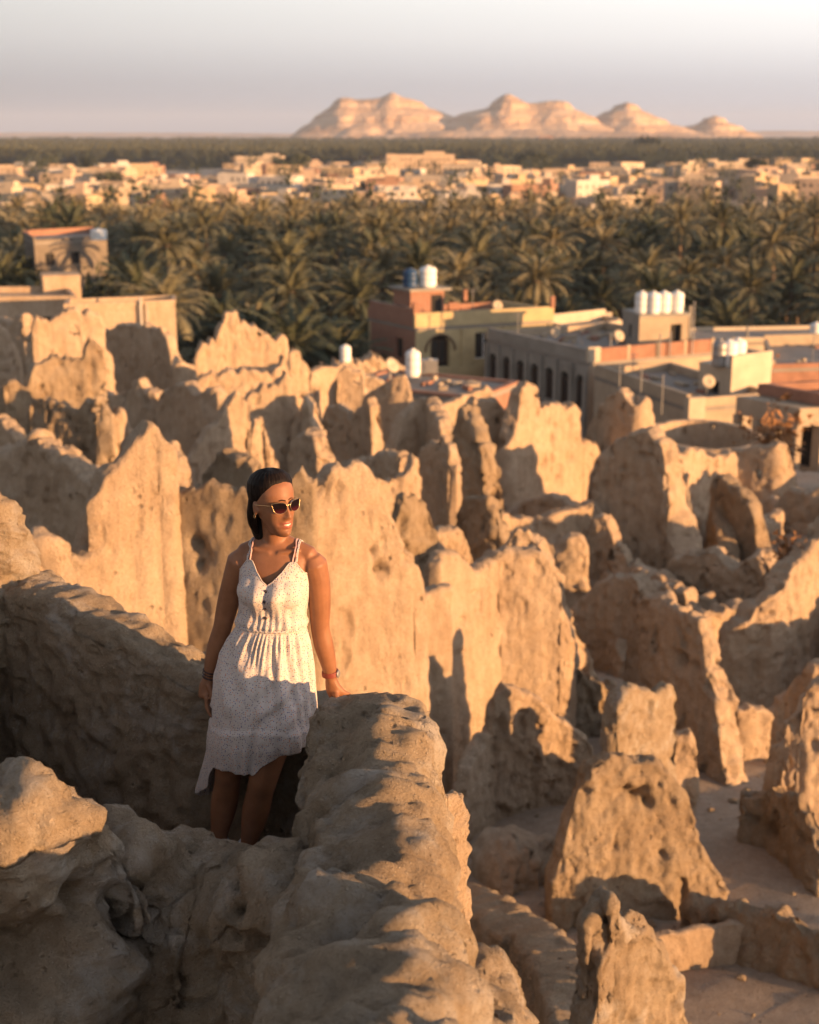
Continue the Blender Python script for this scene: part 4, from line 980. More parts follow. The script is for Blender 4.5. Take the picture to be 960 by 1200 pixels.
for i in range(len(xx)):
    x, y = xx[i], yy[i]
    s = 1 + (y - 1180) / 1500
    V_, T_ = tuft[i % 4]
    a_ = rr.random() * 6.28; cr, sr = math.cos(a_), math.sin(a_)
    W = np.empty_like(V_); W[:, 0] = x + s * 1.25 * (V_[:, 0] * cr - V_[:, 1] * sr); W[:, 1] = y + s * 1.25 * (V_[:, 0] * sr + V_[:, 1] * cr); W[:, 2] = V_[:, 2] * (1 + .25 * rr.random()) + 0.5 * vnoise(np.array([x / 60, y / 60, 0]), 3) * 3
    Vs.append(W[:]); Ts.append(T_ + b0); b0 += len(V_)
o = mesh_np('far_palm_belt', np.concatenate(Vs), tris=np.concatenate(Ts), mat=PALM_LEAF, smooth=False)
tag(o, 'far belt of palm groves between the town and the desert hills', 'palm grove', None, 'stuff')
# canopy floor: shrubs and undergrowth that close the gaps under the palms
gx3 = np.linspace(-1.0, 1.0, 160); gy3 = np.concatenate([np.linspace(118, 400, 150), np.geomspace(402, 3400, 170)])
U, Y = np.meshgrid(gx3, gy3); X = U * (Y * .42 + 20)
q = np.stack([X, Y, X * 0], -1)
Z = 1.2 + 1.1 * fbm(q / 7.0, 3, 71) + np.clip((Y - 1150) / 400, 0, 1) * (3.2 + 1.6 * fbm(q / 40, 3, 72))
town = smoothstep((Y - 480) / 80) * (1 - smoothstep((Y - 1050) / 150))
Z = Z - town * 1.9 * (0.6 + 0.6 * (fbm(q / 45, 2, 73) > 0))
V = np.stack([X, Y, Z], -1).reshape(-1, 3); nx_, ny_ = len(gx3), len(gy3)
ii, jj = np.meshgrid(np.arange(nx_ - 1), np.arange(ny_ - 1)); a = (jj * nx_ + ii).ravel()
UNDER, nt, b = new_mat('undergrowth')
p = pos(nt); c = cramp(nt, noise(nt, p, 0.12, 5), [(0.35, (0.035, 0.036, 0.022)), (0.6, (0.075, 0.07, 0.04)), (0.8, (0.13, 0.10, 0.065))])
nt.links.new(c, b.inputs['Base Color']); b.inputs['Roughness'].default_value = 0.95; b.inputs['Specular IOR Level'].default_value = 0.05
bump(nt, b, noise(nt, p, 1.2, 5), 1.2)
o = mesh_np('undergrowth', V, quads=np.stack([a, a + 1, a + nx_ + 1, a + nx_], -1), mat=UNDER)
tag(o, 'dark undergrowth and shrubs on the floor of the palm groves', 'undergrowth', None, 'stuff')
# broadleaf trees that stand out dark
def tree(px, py, Y, w, h, label):
    p = at(px, py, Y); z = zpl(p.x, p.y)
    top = p.z - z if py else h
    h = max(h, top)
    rt = empty('tree', (p.x, p.y, z), label, 'tree')
    m = MB(); m.tube((0, 0, -1), (0.1 * w, 0, h * .55), .05 * w + .12, .03 * w + .05, 8); m.tube((0.05 * w, 0, h * .3), (-.2 * w, .1 * w, h * .7), .03 * w + .05, .03, 6); m.tube((0.08 * w, 0, h * .4), (.28 * w, -.1 * w, h * .75), .03 * w + .04, .03, 6)
    m.build('trunk', TRUNK, rt)
    r = np.random.default_rng(int(px * 7 + py))
    n = 1500
    cl = r.normal(size=(16, 3)); cl /= np.linalg.norm(cl, axis=1, keepdims=True); cl *= r.uniform(.3, .9, (16, 1)); cl[:, 2] = cl[:, 2] * .8
    c_ = cl[r.integers(0, 16, n)]; P0 = c_ + r.normal(size=(n, 3)) * .2
    P0 = P0 * np.array([w * .5, w * .5, h * .33]) + np.array([0, 0, h * .62])
    sz = .05 * w + .12
    A = P0 + r.normal(size=(n, 3)) * sz; B = P0 + r.normal(size=(n, 3)) * sz
    V = np.stack([P0, A, B], 1).reshape(-1, 3)
    o = mesh_np('crown', V, tris=np.arange(n * 3).reshape(-1, 3), mat=TREE_LEAF, parent=rt, smooth=False)
tree(128, 205, 640, 16, 11, 'dark round tree standing in the distant town, left of centre')
tree(345, 180, 900, 20, 15, 'tall dark tree at the upper left side of the distant town')
tree(762, 158, 1500, 34, 20, 'large dark tree above the town in front of the smallest hills')
tree(885, 188, 820, 14, 14, 'narrow dark tree between the cream blocks at the right of the town')
tree(55, 190, 900, 15, 13, 'dark tree behind the left end of the town')
tree(103, 190, 900, 12, 14, 'slim dark tree left of the long orange block')
tree(18, 268, 200, 9, 9, 'dark bushy tree at the left edge, above the sunlit ruin')
tree(40, 255, 230, 10, 9, 'dark bushy tree behind the flat-roofed house in the palms')
tree(5, 285, 160, 9, 9, 'lowest dark tree at the left edge, beside the flat-roofed house in the palms')
for (px_, py_, Y_, w_, lab_) in ((20, 296, 150, 8, 'low dark tree at the far left below the dim house'), (66, 322, 128, 7, 'dark leafy tree before the dim flat-roofed house'), (104, 312, 134, 8, 'dark leafy tree at the right foot of the dim house'),
                             (134, 292, 142, 8, 'dark leafy tree right of the dim house in the palms'), (-8, 318, 122, 9, 'dark tree cut off by the left edge above the mud houses'), (160, 330, 118, 8, 'dark tree above the long sunlit mud house')):
    tree(px_, py_, Y_, w_, 9, lab_)
tree(625, 190, 1000, 26, 15, 'wide dark tree at the centre of the town, right of the tan block')
# ------------------------------------------------------------------ modern houses below the fortress
PL_YEL = plain_mat('yellow_plaster', (0.46, 0.36, 0.20), 0.85, 0.14, 1.2, 0.02)
PL_TAN = plain_mat('tan_plaster', (0.38, 0.30, 0.215), 0.88, 0.16, 0.9, 0.02)
PL_GREY = plain_mat('grey_render', (0.27, 0.245, 0.21), 0.9, 0.18, 0.8, 0.02)
PL_PALE = plain_mat('pale_plaster', (0.46, 0.385, 0.29), 0.88, 0.14, 0.9, 0.02)
PL_SHADED = plain_mat('shaded_render', (0.17, 0.14, 0.11), 0.9, 0.2, 0.8, 0.02)  # darkened colour stands in for palm shade on the house
PL_RED = plain_mat('red_painted_block', (0.29, 0.15, 0.10), 0.85, 0.2, 1.3, 0.02)
ROOF_G = plain_mat('grey_screed_roof', (0.25, 0.22, 0.19), 0.95, 0.15, 0.5)
TANK_W = plain_mat('white_plastic', (0.74, 0.73, 0.70), 0.45, 0.05, 1.5)
TANK_B = plain_mat('blue_plastic', (0.02, 0.055, 0.13), 0.45, 0.1, 1.5)

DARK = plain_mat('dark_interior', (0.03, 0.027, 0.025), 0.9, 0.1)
WOOD = plain_mat('dark_wood', (0.12, 0.07, 0.045), 0.7, 0.25, 5.0)
BRICK, nt, b = new_mat('red_brick')
tcb = nt.nodes.new('ShaderNodeTexCoord')
br = nt.nodes.new('ShaderNodeTexBrick'); br.inputs['Scale'].default_value = 2.6
br.inputs['Color1'].default_value = (0.26, 0.10, 0.06, 1); br.inputs['Color2'].default_value = (0.34, 0.15, 0.09, 1); br.inputs['Mortar'].default_value = (0.30, 0.25, 0.21, 1)
br.inputs['Mortar Size'].default_value = 0.03
mp = nt.nodes.new('ShaderNodeMapping'); mp.inputs['Rotation'].default_value = (R(90), 0, 0)
nt.links.new(tcb.outputs['Object'], mp.inputs[0]); nt.links.new(mp.outputs[0], br.inputs['Vector'])
nt.links.new(br.outputs['Color'], b.inputs['Base Color']); b.inputs['Roughness'].default_value = 0.9; b.inputs['Specular IOR Level'].default_value = 0.1

class Block:
    """a flat-roofed house from three roof corners: near corner A, end of the front side B, end of the left side C (all photograph pixels, on roof height z)"""
    def __init__(s, label, A, YA, B, C, mat_front, mat_side, name='flat_roofed_house', floor_h=3.3, par_h=0.9, par_mats=None, depth=None, cat='house'):
        a = at(A[0], A[1], YA); z = a.z; b_ = at_z(B[0], B[1], z); c = at_z(C[0], C[1], z)
        s.z = z; s.zg = zpl(a.x, a.y) - 0.5
        s.rt = empty(name, (a.x, a.y, s.zg), label, cat)
        s.a, s.u, s.w = Vector((0, 0, 0)), Vector((b_.x - a.x, b_.y - a.y, 0)), Vector((c.x - a.x, c.y - a.y, 0))
        s.W, s.D = s.u.length, s.w.length; s.U, s.Wd = s.u.normalized(), s.w.normalized()
        s.nu = Vector((s.U.y, -s.U.x, 0));  s.nw = Vector((-s.Wd.y, s.Wd.x, 0))
        s.H = z - s.zg; s.t = 0.3; s.mf, s.ms = mat_front, mat_side; s.fh = floor_h
    def P(s, i, j, k): return s.U * i + s.Wd * j + Vector((0, 0, k))
    def prism(s, m, c4, z0, z1, mi=0):
        vs = [Vector((c.x, c.y, z0)) for c in c4] + [Vector((c.x, c.y, z1)) for c in c4]
        m.add(vs, [(3, 2, 1, 0), (4, 5, 6, 7), (0, 1, 5, 4), (1, 2, 6, 5), (2, 3, 7, 6), (3, 0, 4, 7)], mi)
    def slab(s, i0, i1, j0, j1, z0, z1, name, mat, kind=None):
        m = MB(); s.prism(m, [s.P(i0, j0, 0), s.P(i1, j0, 0), s.P(i1, j1, 0), s.P(i0, j1, 0)], z0, z1)
        o = m.build(name, mat, s.rt)
        if kind: o['kind'] = kind
        return o
    def facade(s, side, L, z0, z1, openings, mat, name):
        """a wall sheet 0.3 thick with real openings: openings = (centre, width, sill z, top z, arched)"""
        d = s.U if side == 'front' else s.Wd
        inn = s.Wd if side == 'front' else s.U
        xs = sorted(set([0.0, L] + [o[0] - o[1] / 2 for o in openings] + [o[0] + o[1] / 2 for o in openings]))
        zs = sorted(set([z0, z1] + [o[2] for o in openings] + [o[3] for o in openings]))
        m = MB(); t = s.t
        def q(x, z, k): return d * x + inn * k + Vector((0, 0, z))
        for i in range(len(xs) - 1):
            for j in range(len(zs) - 1):
                cx, cz = (xs[i] + xs[i + 1]) / 2, (zs[j] + zs[j + 1]) / 2
                op = [o for o in openings if abs(cx - o[0]) < o[1] / 2 and o[2] < cz < o[3]]
                x0, x1, a0, a1 = xs[i], xs[i + 1], zs[j], zs[j + 1]
                if not op:
                    m.add([q(x0, a0, 0), q(x1, a0, 0), q(x1, a1, 0), q(x0, a1, 0)], [(0, 1, 2, 3) if side == 'front' else (3, 2, 1, 0)])
        for o in openings:
            x0, x1, a0, a1 = o[0] - o[1] / 2, o[0] + o[1] / 2, o[2], o[3]
            loop = [(x0, a0), (x1, a0), (x1, a1), (x0, a1)]
            for k in range(4):
                (xa, za), (xb, zb) = loop[k], loop[(k + 1) % 4]
                m.add([q(xa, za, 0), q(xb, zb, 0), q(xb, zb, t), q(xa, za, t)], [(0, 1, 2, 3)])
            if o[4]:                       # spandrels turn the head of the opening into an arch
                r = (x1 - x0) / 2; zc = a1 - r; n = 8
                for sg in (-1, 1):
                    for k in range(n):
                        t0, t1 = math.pi / 2 * k / n, math.pi / 2 * (k + 1) / n
                        p0 = (o[0] + sg * r * math.cos(t0), zc + r * math.sin(t0)); p1 = (o[0] + sg * r * math.cos(t1), zc + r * math.sin(t1))
                        e0, e1 = (p0[0], a1), (p1[0], a1)
                        m.add([q(*p0, -.002), q(*p1, -.002), q(*e1, -.002), q(*e0, -.002)], [(0, 1, 2, 3)])
                        m.add([q(*p0, -.002), q(*p1, -.002), q(*p1, t), q(*p0, t)], [(0, 1, 2, 3)])
        return m.build(name, mat, s.rt)
    def window(s, side, x, w, z0, z1, style='dark', inset=0.2):
        d = s.U if side == 'front' else s.Wd; inn = s.Wd if side == 'front' else s.U
        m = MB(); vs = [d * (x - w / 2) + inn * inset, d * (x + w / 2) + inn * inset]
        def bar(x0, x1, a0, a1, k0, k1, mi=0):
            c4 = [d * x0 + inn * k0, d * x1 + inn * k0, d * x1 + inn * k1, d * x0 + inn * k1]
            s.prism(m, c4, a0, a1, mi)
        f = .06
        bar(x - w / 2, x - w / 2 + f, z0, z1, inset - .04, inset + .04); bar(x + w / 2 - f, x + w / 2, z0, z1, inset - .04, inset + .04)
        bar(x - w / 2 + f, x + w / 2 - f, z0, z0 + f, inset - .04, inset + .04); bar(x - w / 2 + f, x + w / 2 - f, z1 - f, z1, inset - .04, inset + .04)
        bar(x - .025, x + .025, z0 + f, z1 - f, inset - .03, inset + .03)
        o = m.build('window', TANK_W if style == 'white' else WOOD, s.rt)
        m = MB(); s_ = m
        c4 = [d * (x - w / 2 + f) + inn * (inset + .05), d * (x + w / 2 - f) + inn * (inset + .05), d * (x + w / 2 - f) + inn * (inset + .07), d * (x - w / 2 + f) + inn * (inset + .07)]
        s.prism(m, c4, z0 + f, z1 - f)
        m.build('pane', GLASS, o)
    def core(s, m_floor=ROOF_G, inner=0.6):
        """dark inside and the roof deck"""
        t = s.t
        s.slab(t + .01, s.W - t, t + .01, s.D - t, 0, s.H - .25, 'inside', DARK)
        s.slab(.01, s.W - .01, .01, s.D - .01, s.H - .24, s.H, 'roof', m_floor)
        # two far walls, plain
        s.slab(s.W - t, s.W, 0.0, s.D, 0, s.H - .245, 'far_wall', s.mf)
        s.slab(0, s.W - t - .002, s.D - t, s.D, 0, s.H - .245, 'back_wall', s.mf)
    def parapet(s, hs=(0.9, 0.9, 0.9, 0.9), mats=None, proud=0.05, t=.22):
        mats = mats or [s.mf] * 4
        if hs[0]: s.slab(-proud, s.W + proud, -proud, t, s.H, s.H + hs[0], 'parapet', mats[0])
        if hs[1]: s.slab(-proud, t, t + .002, s.D - t - .002, s.H, s.H + hs[1], 'parapet', mats[1])
        if hs[2]: s.slab(s.W - t, s.W + proud, t + .002, s.D - t - .002, s.H, s.H + hs[2], 'parapet', mats[2])
        if hs[3]: s.slab(-proud, s.W + proud, s.D - t, s.D + proud, s.H, s.H + hs[3], 'parapet', mats[3])

def tank(p, r, h, label, mat=None, name='water_tank', group=None):
    rt = empty(name, p, label, 'water tank', group)
    m = MB()
    m.lathe([(r * .96, 0), (r, .06), (r, h * .28), (r * .97, h * .30), (r, h * .32), (r, h * .58), (r * .97, h * .60), (r, h * .62), (r, h * .86), (r * .75, h * .95), (r * .35, h * .985)], n=20)
    m.build('shell', mat or TANK_W, rt, smooth=True)
    m = MB(); m.lathe([(r * .30, h * .97), (r * .30, h * 1.03), (r * .2, h * 1.05)], n=14); m.build('lid', mat or TANK_W, rt)
    m = MB(); m.tube((r * .9, -r * .55, h * .1), (r * .9, -r * .55, -.1), .03, n=6); m.tube((r * .75, -r * .4, h * .1), (r * .95, -r * .6, h * .1), .03, n=6); m.build('pipe', METAL, rt)
    return rt
def pole(p, h, label, r=.045, cat='pole', arms=()):
    m = MB(); m.tube((0, 0, 0), (0, 0, h), r, r * .8, 6)
    for (z, l, a) in arms: m.tube((0, 0, z), (l * math.cos(a), l * math.sin(a), z), r * .6, n=5)
    o = m.build('roof_pole', METAL, None, p); return tag(o, label, cat)

# A: yellow house with arches, brick side
A = Block('yellow plastered house with a brick side wall and arched window', (487, 384), 100, (648, 375), (432, 372), PL_YEL, BRICK, 'yellow_house')
fz = A.H; Lf = A.W
ops = [(1.9, 1.5, fz - 2.9, fz - .55, True), (5.4, 1.5, fz - 2.5, fz - .6, False), (8.6, 1.3, fz - 2.5, fz - .6, False)]
ops += [(x, 1.4, fz - 6.3, fz - 4.3, False) for x in (1.9, 5.4, 8.6)]
A.facade('front', A.W - A.t, 0, A.H - .245, ops, PL_YEL, 'front_wall')
A.facade('side', A.D - A.t, 0, A.H - .245, [(A.D * .35, 1.1, fz - 2.4, fz - 1.0, False)], BRICK, 'brick_side_wall')
A.core()
A.window('front', 1.9, 1.2, fz - 2.6, fz - 1.0, 'dark'); A.window('front', 5.4, 1.5, fz - 2.5, fz - .6, 'white'); A.window('front', 8.6, 1.3, fz - 2.5, fz - .6, 'dark')
A.parapet((1.0, 1.3, .8, .7), [PL_YEL, BRICK, PL_YEL, PL_RED])
A.slab(-.1, A.W * .62, -1.1, -.055, fz - 3.75, fz - 3.6, 'balcony_floor', PL_YEL); A.slab(-.1, A.W * .62, -1.1, -.98, fz - 3.598, fz - 2.75, 'balcony_parapet', PL_YEL)
# arched moulding
m = MB()
for k in range(14):
    t0, t1 = math.pi * k / 14, math.pi * (k + 1) / 14
    p0 = A.P(1.9 + 1.15 * math.cos(t0), -.06, fz - 1.75 + 1.15 * math.sin(t0)); p1 = A.P(1.9 + 1.15 * math.cos(t1), -.06, fz - 1.75 + 1.15 * math.sin(t1)); m.tube(p0, p1, .075, n=6)
m.build('arch_moulding', WOOD, A.rt)
for i in (3.7, 7.0, A.W - .25): A.slab(i - .15, i + .15, -.12, -.003, 0, fz - .25, 'pilaster', PL_YEL)
# stair room with two tanks
rx = A.slab(-.1 + .4, 2.9, 1.2, 3.6, A.H + .002, A.H + 2.4, 'stair_room', BRICK)
A.slab(.1, 3.3, .9, 3.9, A.H + 2.402, A.H + 2.58, 'stair_room_roof', PL_GREY)
A.slab(1.9, 2.7, 1.16, 1.198, A.H + .1, A.H + 2.1, 'doorway', DARK)
def on(B_, i, j, k): return tuple(Vector(B_.rt.location) + B_.P(i, j, k))
tank(on(A, .9, 2.3, A.H + 2.585), .52, 1.3, 'dark blue water tank on the brick stair room of the yellow house', TANK_B)
tank(on(A, 2.15, 2.1, A.H + 2.585), .62, 1.45, 'white water tank right of the blue one on the brick room')
for k, i in enumerate((3.6, 4.6, 5.6)):
    A.slab(i, i + .8, 3.4, 3.65, A.H + .002, A.H + [.9, 1.2, .7][k], 'brick_pier', PL_RED)
m = MB()
for k in range(24):
    m.box(tuple(A.P(3.4 + 2.6 * random.random(), 2.2 + 1.6 * random.random(), A.H + .12 + .35 * random.random())), (.5, .3, .2), random.random() * 3)
o = m.build('brick_pile', PL_RED, None, A.rt.location); tag(o, 'heap of loose red bricks on the roof of the yellow house', 'brick pile')
for k, (i, j) in enumerate(((A.W - .1, .0), (A.W * .72, A.D), (0, .1), (A.W * .5, A.D))):
    A.slab(i - .14, i + .14, j - .14, j + .14, A.H + .9, A.H + 1.75, 'column_stub', PL_RED)

# B: long arched house with orange panels
B = Block('long grey house with a row of dark arched windows and orange roof panels', (690, 425), 88, (838, 412), (570, 397), PL_TAN, PL_GREY, 'arched_house')
n = 7; sp_ = B.D / n; hz_ = B.H
opn = []
for k in range(n):
    x = sp_ * (k + .5)
    opn += [(x, 1.0, hz_ - 3.0, hz_ - .9, True), (x, 1.0, hz_ - 6.6, hz_ - 4.5, True), (x, 1.0, hz_ - 10.0, hz_ - 7.9, True)]
B.facade('side', B.D - B.t, 0, B.H - .245, opn, PL_GREY, 'arched_side_wall')
for (x, w, z0, z1, a) in opn:
    if z0 > hz_ - 7: B.window('side', x, w - .06, z0 + .02, z1 - .45, 'dark')
B.facade('front', B.W - B.t, 0, B.H - .245, [(1.3, 1.0, hz_ - 3.0, hz_ - 1.0, True), (4.4, 1.2, hz_ - 3.0, hz_ - 1.2, False)], PL_TAN, 'front_wall')
B.core()
for k in range(n + 1):
    j = min(B.D - .2, max(.2, sp_ * k)); B.slab(-.17, -.003, j - .17, j + .17, 0, hz_ - .25, 'pilaster', PL_GREY)
B.slab(-.24, -.176, -.0, B.D, hz_ - 3.85, hz_ - 3.45, 'floor_band', PL_GREY); B.slab(-.24, -.176, 0, B.D, hz_ - 7.4, hz_ - 7.0, 'floor_band', PL_GREY)
B.parapet((0, .8, .6, .5), [PL_TAN, PL_GREY, PL_TAN, PL_TAN])
np_ = 4; wv = (B.W - 1.0) / np_
B.slab(-.05, .85, -.05, .25, B.H + .001, B.H + .95, 'corner_pier', PL_PALE)
for k in range(np_):
    i0 = .87 + wv * k; B.slab(i0, i0 + wv - .22, -.02, .18, B.H + .001, B.H + .85, 'orange_panel', PL_RED); B.slab(i0 + wv - .218, i0 + wv - .004, -.05, .2, B.H + .001, B.H + .92, 'panel_post', PL_TAN)
# stair house with four tanks
S = Block('concrete stair house on the arched house, carrying four white water tanks', (750, 369), 93.5, (808, 367), (730, 362), PL_TAN, PL_GREY, 'stair_house')
S.zg2 = 0
for ch in []: pass
hh = 2.9
S.rt.location.z = S.z - hh; S.H = hh
S.facade('front', S.W, 0, hh - .2, [(S.W - .9, .8, 0.02, 2.2, False)], PL_TAN, 'front_wall'); S.facade('side', S.D, 0, hh - .2, [(S.D * .5, .55, 1.2, 2.1, False)], PL_GREY, 'side_wall')
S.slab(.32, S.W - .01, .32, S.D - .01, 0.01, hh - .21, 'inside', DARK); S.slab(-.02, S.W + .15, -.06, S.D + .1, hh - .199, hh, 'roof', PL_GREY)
S.slab(S.W + .02, S.W + .16, -.05, .12, -2, hh + .5, 'corner_post', PL_GREY)
for k, (i, j) in enumerate(((.45, .9), (1.15, .55), (1.95, .65), (2.85, .6))):
    tank(on(S, i, j, hh + .002), .46, 1.4, ['leftmost and dimmest of the four white tanks on the concrete stair house', 'second from the left of the four white tanks on the concrete stair house', 'third from the left of the four white tanks on the concrete stair house', 'rightmost of the four white tanks on the concrete stair house'][k], group='four white tanks on the stair house')
for k, (i, j, h_, lab) in enumerate(((2.2, .8, 1.6, 'short white pipe standing on the arched house roof, left of the stair house'), (5.3, -.2, 1.5, 'left of two thin posts before the orange panels'), (6.1, -.2, 1.6, 'right of two thin posts before the orange panels'), (7.9, -.2, 3.4, 'tall dark post rising past the orange panels'))):
    pole(on(B, i, j, B.H), h_, lab, .06)

# C: tan house with the small white-tank room
Cc = Block('plain tan house with a small roof room, in front of the arched house', (808, 478), 76, (905, 470), (697, 440), PL_TAN, PL_TAN, 'tan_house')
Cc.facade('front', Cc.W - Cc.t, 0, Cc.H - .245, [(3.3, .9, Cc.H - 3.6, Cc.H - 2.2, False), (1.2, .8, Cc.H - 6.4, Cc.H - 5.0, False)], PL_TAN, 'front_wall')
Cc.facade('side', Cc.D - Cc.t, 0, Cc.H - .245, [(Cc.D * .2, .9, Cc.H - 3.4, Cc.H - 2.2, False), (Cc.D * .6, .9, Cc.H - 3.4, Cc.H - 2.2, False)], PL_TAN, 'side_wall')
Cc.core(); Cc.parapet((.5, .7, .5, .5))
Cc.slab(-.08, .95, -.1, .4, Cc.H - 2.2, Cc.H + .55, 'bright_corner_pier', PL_PALE)
Rr = Block('small pale roof room with a dark doorway, topped by two white tanks', (858, 432), 79, (905, 425), (820, 424), PL_PALE, PL_PALE, 'roof_room')
hh = 3.2; Rr.rt.location.z = Rr.z - hh; Rr.H = hh
Rr.facade('front', Rr.W, 0, hh - .2, [], PL_PALE, 'front_wall'); Rr.facade('side', Rr.D, 0, hh - .2, [(Rr.D * .5, .8, .1, 2.3, False)], PL_PALE, 'side_wall')
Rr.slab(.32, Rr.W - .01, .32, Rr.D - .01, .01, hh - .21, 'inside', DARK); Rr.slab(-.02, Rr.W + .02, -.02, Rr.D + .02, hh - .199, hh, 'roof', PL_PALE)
Rr.slab(0, Rr.W, 0, .2, hh + .001, hh + .7, 'parapet', PL_PALE); Rr.slab(Rr.W - .2, Rr.W, .202, Rr.D, hh + .001, hh + .55, 'parapet', PL_PALE)
tank(on(Rr, -.1, 1.0, hh + .002), .42, 1.5, 'dark standing tank at the left of the small roof room', METAL)
tank(on(Rr, .45, .75, hh + .002), .48, 1.45, 'left one of two white tanks on the small roof room')
tank(on(Rr, 1.35, .9, hh + .002), .48, 1.45, 'right one of two white tanks on the small roof room')
tank(tuple(at(875, 452, 86)), .5, .8, 'low round white tank right of the small roof room', name='water_tank')
for k, (px, py) in enumerate(((725, 448), (750, 452), (775, 462))):
    pole(tuple(at(px, py + 24, [80, 78, 76.5][k])), 2.2, 'thin post %s of the tan house wall' % ['left', 'at the middle', 'right'][k], .05)

# D: house at the right edge with an orange parapet
Dd = Block('tan house at the right edge with an orange parapet and dark doors', (965, 476), 64, (1110, 468), (890, 462), PL_TAN, PL_TAN, 'right_house')
dz = Dd.H
opn = [(Dd.D * .28, 1.1, dz - 3.0, dz - .8, False), (Dd.D * .72, .9, dz - 2.6, dz - 1.2, False), (Dd.D * .5, .9, dz - 6.0, dz - 4.2, False), (Dd.D * .85, 1.2, dz - 6.3, dz - 4.0, False)]
Dd.facade('side', Dd.D - Dd.t, 0, dz - .245, opn, PL_TAN, 'side_wall'); Dd.facade('front', Dd.W - Dd.t, 0, dz - .245, [(1.6, 1.0, dz - 3, dz - 1, False)], PL_TAN, 'front_wall')
Dd.core(); Dd.parapet((.5, .55, .5, .5), [PL_RED] * 4)
Dd.slab(-1.2, -.06, -.0, Dd.D, dz - .9, dz - .05, 'eave_band', PL_TAN); Dd.slab(-1.2, -.06, 0, Dd.D, dz - 4.1, dz - 3.4, 'balcony_band', PL_TAN)
for k in range(4): Dd.slab(-1.18, -.9, Dd.D * k / 3.2 + .1, Dd.D * k / 3.2 + .4, dz - 3.39, dz - .91, 'column', PL_TAN)
# E: low flat grey roofs and red walls at the far right
E1 = Block('low warehouse with a wide flat grey roof, at the right under the palms', (812, 402), 112, (1010, 398), (806, 388), PL_PALE, PL_GREY, 'warehouse')
E1.facade('front', E1.W - E1.t, 0, E1.H - .245, [], PL_PALE, 'front_wall'); E1.facade('side', E1.D - E1.t, 0, E1.H - .245, [], PL_GREY, 'side_wall'); E1.core(); E1.parapet((.35, .3, .3, .3))
pole(on(E1, 4.5, .6, E1.H), 1.1, 'small white stub post on the flat grey warehouse roof', .12)
tank(on(E1, 10.3, .9, E1.H + .01), .5, 1.3, 'white tank at the far right end of the warehouse roof')
E2 = Block('red brown brick house behind the small roof room, cut by the right edge', (905, 432), 95, (1040, 428), (896, 405), BRICK, PL_RED, 'brick_house')
E2.facade('front', E2.W - E2.t, 0, E2.H - .245, [(2.5, 1.4, E2.H - 2.2, E2.H - .9, False)], PL_RED, 'front_wall'); E2.facade('side', E2.D - E2.t, 0, E2.H - .245, [], BRICK, 'side_wall'); E2.core(); E2.parapet((.3, .5, .3, .8), [PL_RED, PL_TAN, PL_TAN, PL_TAN])
E3 = Block('long low pale wall-like house behind the arched house', (600, 388), 118, (730, 384), (590, 380), PL_PALE, PL_PALE, 'low_house')
E3.facade('front', E3.W - E3.t, 0, E3.H - .245, [], PL_PALE, 'front_wall'); E3.facade('side', E3.D - E3.t, 0, E3.H - .245, [], PL_PALE, 'side_wall'); E3.core(); E3.parapet((.5, .4, .4, .8))
E4 = Block('low pale house with stepped parapets between the arched house and the palms', (660, 388), 104, (728, 380), (640, 383), PL_PALE, PL_PALE, 'low_house')
E4.facade('front', E4.W - E4.t, 0, E4.H - .245, [], PL_PALE, 'front_wall'); E4.facade('side', E4.D - E4.t, 0, E4.H - .245, [], PL_PALE, 'side_wall'); E4.core(); E4.parapet((.3, .4, .4, .9))
# F: grey flat roof with the red side wall by the ruins
Ff = Block('low grey-roofed house with a red end wall, touching the ruins', (560, 468), 66, (608, 449), (398, 452), PL_RED, PL_TAN, 'grey_roof_house')
Ff.facade('front', Ff.W - Ff.t, 0, Ff.H - .245, [], PL_RED, 'red_end_wall'); Ff.facade('side', Ff.D - Ff.t, 0, Ff.H - .245, [(Ff.D * .35, .8, Ff.H - 1.6, Ff.H - .8, False)], PL_TAN, 'side_wall'); Ff.core()
Ff.parapet((.12, .12, .12, .12), t=.3)
tank(tuple(at(484, 441, 71)), .38, 1.35, 'white cylinder standing on the smooth grey roof beside the ruins')
tank(tuple(at(405, 424, 84)), .33, 1.0, 'small white cylinder on the rubble wall left of the yellow house')
m = MB(); m.box((0, 0, .35), (.9, .7, .7)); m.box((.0, -.37, .38), (.5, .04, .5)); m.lathe([(.2, .7), (.2, .76)], (0, 0, 0), 12)
o = m.build('air_conditioner', METAL, None, tuple(at(503, 437, 73))); tag(o, 'dark boxy air conditioner right of the white cylinder on the grey roof', 'air conditioner')
# rubble wall before the yellow house
m_ = [(374, 425, 88), (400, 421, 88.5), (430, 420, 89), (462, 425, 89.5), (486, 432, 90)]
wall('low dark rubble wall at the foot of the yellow house', m_, t=2.0, batter=.2, amp=2.5, jag=3.0, name='rubble_wall', cat='rubble wall')

